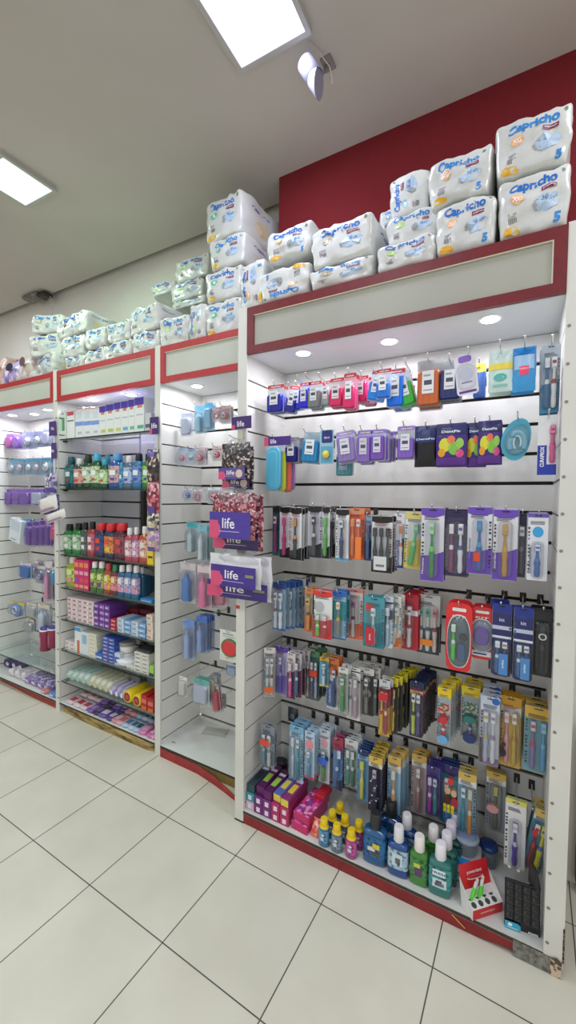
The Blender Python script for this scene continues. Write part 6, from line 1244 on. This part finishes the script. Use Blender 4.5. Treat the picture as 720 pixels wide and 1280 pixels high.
for k, (a, b, vt, vb, c2, mk, ds) in enumerate([(11, 31, 750, 772, '#6c98dc', 'dummy', 'blue ribboned pouch with a yellow tab'), (33, 46, 752, 774, '#b8bcc0', 'box', 'silvery clear pack'), (32, 43, 772, 792, '#a8acb0', 'box', 'grey printed card hung lowest'), (47, 63, 753, 788, '#c0ccdc', 'bottle', 'large clear pouch with pale bottle')]):
    free(a, b, vt, vb, 2, ds, soft(['#c4ccd8', '#d8ccb8' if k else '#e0c43c', c2], mk), .30, w1)
for k, (u, vt, vb) in enumerate(((57, 782, 814), (67, 781, 810))):
    y = .26; a = aty(u-4.5, vt, y); b = aty(u+4.5, vb, y); w = b.x-a.x; h = a.z-b.z
    t = thing('talc_bottle', ['dark red bottle with white and purple cap, hung by the furthest post', 'dark red bottle with white cap, half behind the furthest post'][k], 'bottle', ((a.x+b.x)/2, y, b.z))
    mb = MB(); mb.lathe([(w*.40, 0), (w*.44, .006), (w*.44, h*.78), (w*.38, h*.84)], M('#8c2c4c', .3), 16); mb.build('body', t)
    mb = MB(); mb.lathe([(w*.46, h*.84), (w*.46, h*.90)], M('#ececf0', .3), 16); mb.lathe([(w*.40, h*.90), (w*.40, h*.98), (w*.2, h)], M('#4c3c8c', .3), 16); mb.build('cap', t)
    mb = MB(); mb.tube([(0, -w*.445, h*.2), (0, -w*.445, h*.6)], [.004, .004], M('#c88ca0', .4), 6); mb.build('label', t)
# strip with bags hanging at the furthest post
t = thing('strip_hanger', 'clear display strip with two purple cards on the furthest post', 'display strip', (-1.755, YB-.01, 1.36))
mb = MB(); mb.box(-.012, .012, 0, .0012, 0, .72, M('#dcdce4', .4, alpha=.6)); mb.build('strip', t)
for z0, z1 in ((.60, .70), (.44, .55)):
    mb = MB(); mb.box(-.055 if z0 > .5 else -.03, .03, -.004, -.003, z0, z1, M('#4a3078', .35)); mb.text('life', -.01, (z0+z1)/2, .022, -.005, M('#e4dcf0', .4)); mb.build('header_card', t)
for k, (u0, u1, vt, vb, c1, c2, rz, ds, y) in enumerate([(56, 71, 592, 616, ['#b4a8c8', '#5c5478', '#dcd8e4', '#8078a0'], '#5c4ca0', 0, 'grey-lilac hair tie bag on the furthest post', .11), (56, 76, 618, 645, ['#6c5c9c', '#443874', '#8c80b8', '#dcd8e4'], '#4a3c88', -.1, 'dark violet bag at the furthest post', .11)]):
    a = aty(u0, vt, y); b = aty(u1, vb, y); w = b.x-a.x; h = a.z-b.z
    t = thing('hair_tie_bag', ds, 'hair accessory bag', ((a.x+b.x)/2, y, b.z), rz)
    for nm, mb in pouch(w, h, speckle(c1, 45, .3), [('q', .0, .14, .42, .12, c2)], puff=.022, N=8): mb.build(nm, t)
for k, (u0, u1, vt, vb, ds, tl) in enumerate([(50, 73, 621, 640, 'white padded packet leaning out from the furthest post', -.22), (58, 83, 639, 652, 'lower white padded packet at the furthest post', -.25)]):
    y = .065-.015*k; a = aty(u0, vt, y); b = aty(u1, vb, y); w = b.x-a.x; h = a.z-b.z
    t = thing('padded_packet', ds, 'packet', ((a.x+b.x)/2, y, b.z)); t.rotation_euler = (0, tl, 0)
    for nm, mb in pouch(w, h, '#e0dcd8', [('q', -.05, .14, .40, .08, '#a890b4'), ('q', -.42, .5, .06, .40, '#c890a8')], puff=.02): mb.build(nm, t)
# shelf and packets low in the furthest unit
t = thing('glass_shelf', 'low glass shelf standing empty in the furthest unit', 'glass shelf', (-2.26, UY0, .235))
mb = MB(); mb.box(-.475, .475, .002, .33, 0, .006, M('#cfe0da', .08, alpha=.3)); mb.build('pane', t); mb = MB(); mb.box(-.475, .475, -.0005, .002, 0, .006, M('#1c2a24', .2)); mb.build('dark_edge', t)
r = 'on the deck of the furthest unit'
def lowpk(u0, u1, vt, c1, ds, y, dep=.14, hmax=.09):
    a = aty(u0, vt, y); b = aty(u1, vt, y); w = b.x-a.x; h = min(hmax, max(.03, a.z-DECK))
    t = thing('pad_packet', ds+' '+r, 'packet', ((a.x+b.x)/2, y, DECK)); mb = MB(); n = 14
    mb.loft([[(w*.48*math.copysign(abs(cos(2*pi*q/n))**.4, cos(2*pi*q/n))*s, yy, h*.5+h*.5*math.copysign(abs(sin(2*pi*q/n))**.4, sin(2*pi*q/n))*s) for q in range(n)] for s, yy in ((.6, 0), (1, .01), (1, dep-.01), (.6, dep))], c1 if not isinstance(c1, str) else M(c1, .3, bump=.3, bscale=50)); mb.build('wrapper', t)
    mb = MB(); mb.disc(0, h*.5, w*.25, h*.22, -.0008, M('#d8d0e4', .4)); mb.build('printed_mark', t)
for k in range(4): lowpk(-3+8*k, 5+8*k, 822+1.2*k, '#3a3460', ['first', 'second', 'third', 'fourth'][k]+' of the dark indigo packets', YB+.12+.0*k, .15)
for k in range(3): lowpk(9+8*k, 17+8*k, 836+2.2*k, speckle(['#dcd8d8', '#e8e4e4', '#b8b0b8'], 40), ['first', 'second', 'third'][k]+' of the white printed packets', YB+.05, .16)
for k in range(4): lowpk(29+8*k, 37+8*k, 845+2.6*k, speckle(['#a898c8', '#6c5c94', '#d0c8e0', '#8c7cb4'], 60), ['first', 'second', 'third', 'fourth'][k]+' of the lilac patterned packets', YB+.04, .13)
lowpk(38, 52, 836, speckle(['#4c5450', '#8c948c', '#c8ccc4', '#2c3430'], 60), 'dark green patterned packet lying behind the lilac ones', YB+.19, .12, .07)
lowpk(50, 62, 838, speckle(['#5c645c', '#9ca49c', '#c8ccc4', '#3c443c'], 60), 'grey-green patterned packet beside the dark green one', YB+.19, .12, .07)
lowpk(49, 58, 862, '#c07c7c', 'small brownish pink packet at the front edge', YB+.01, .05, .035)
lowpk(59, 69, 869, '#5c88c0', 'small blue packet at the front edge', YB+.01, .05, .03)
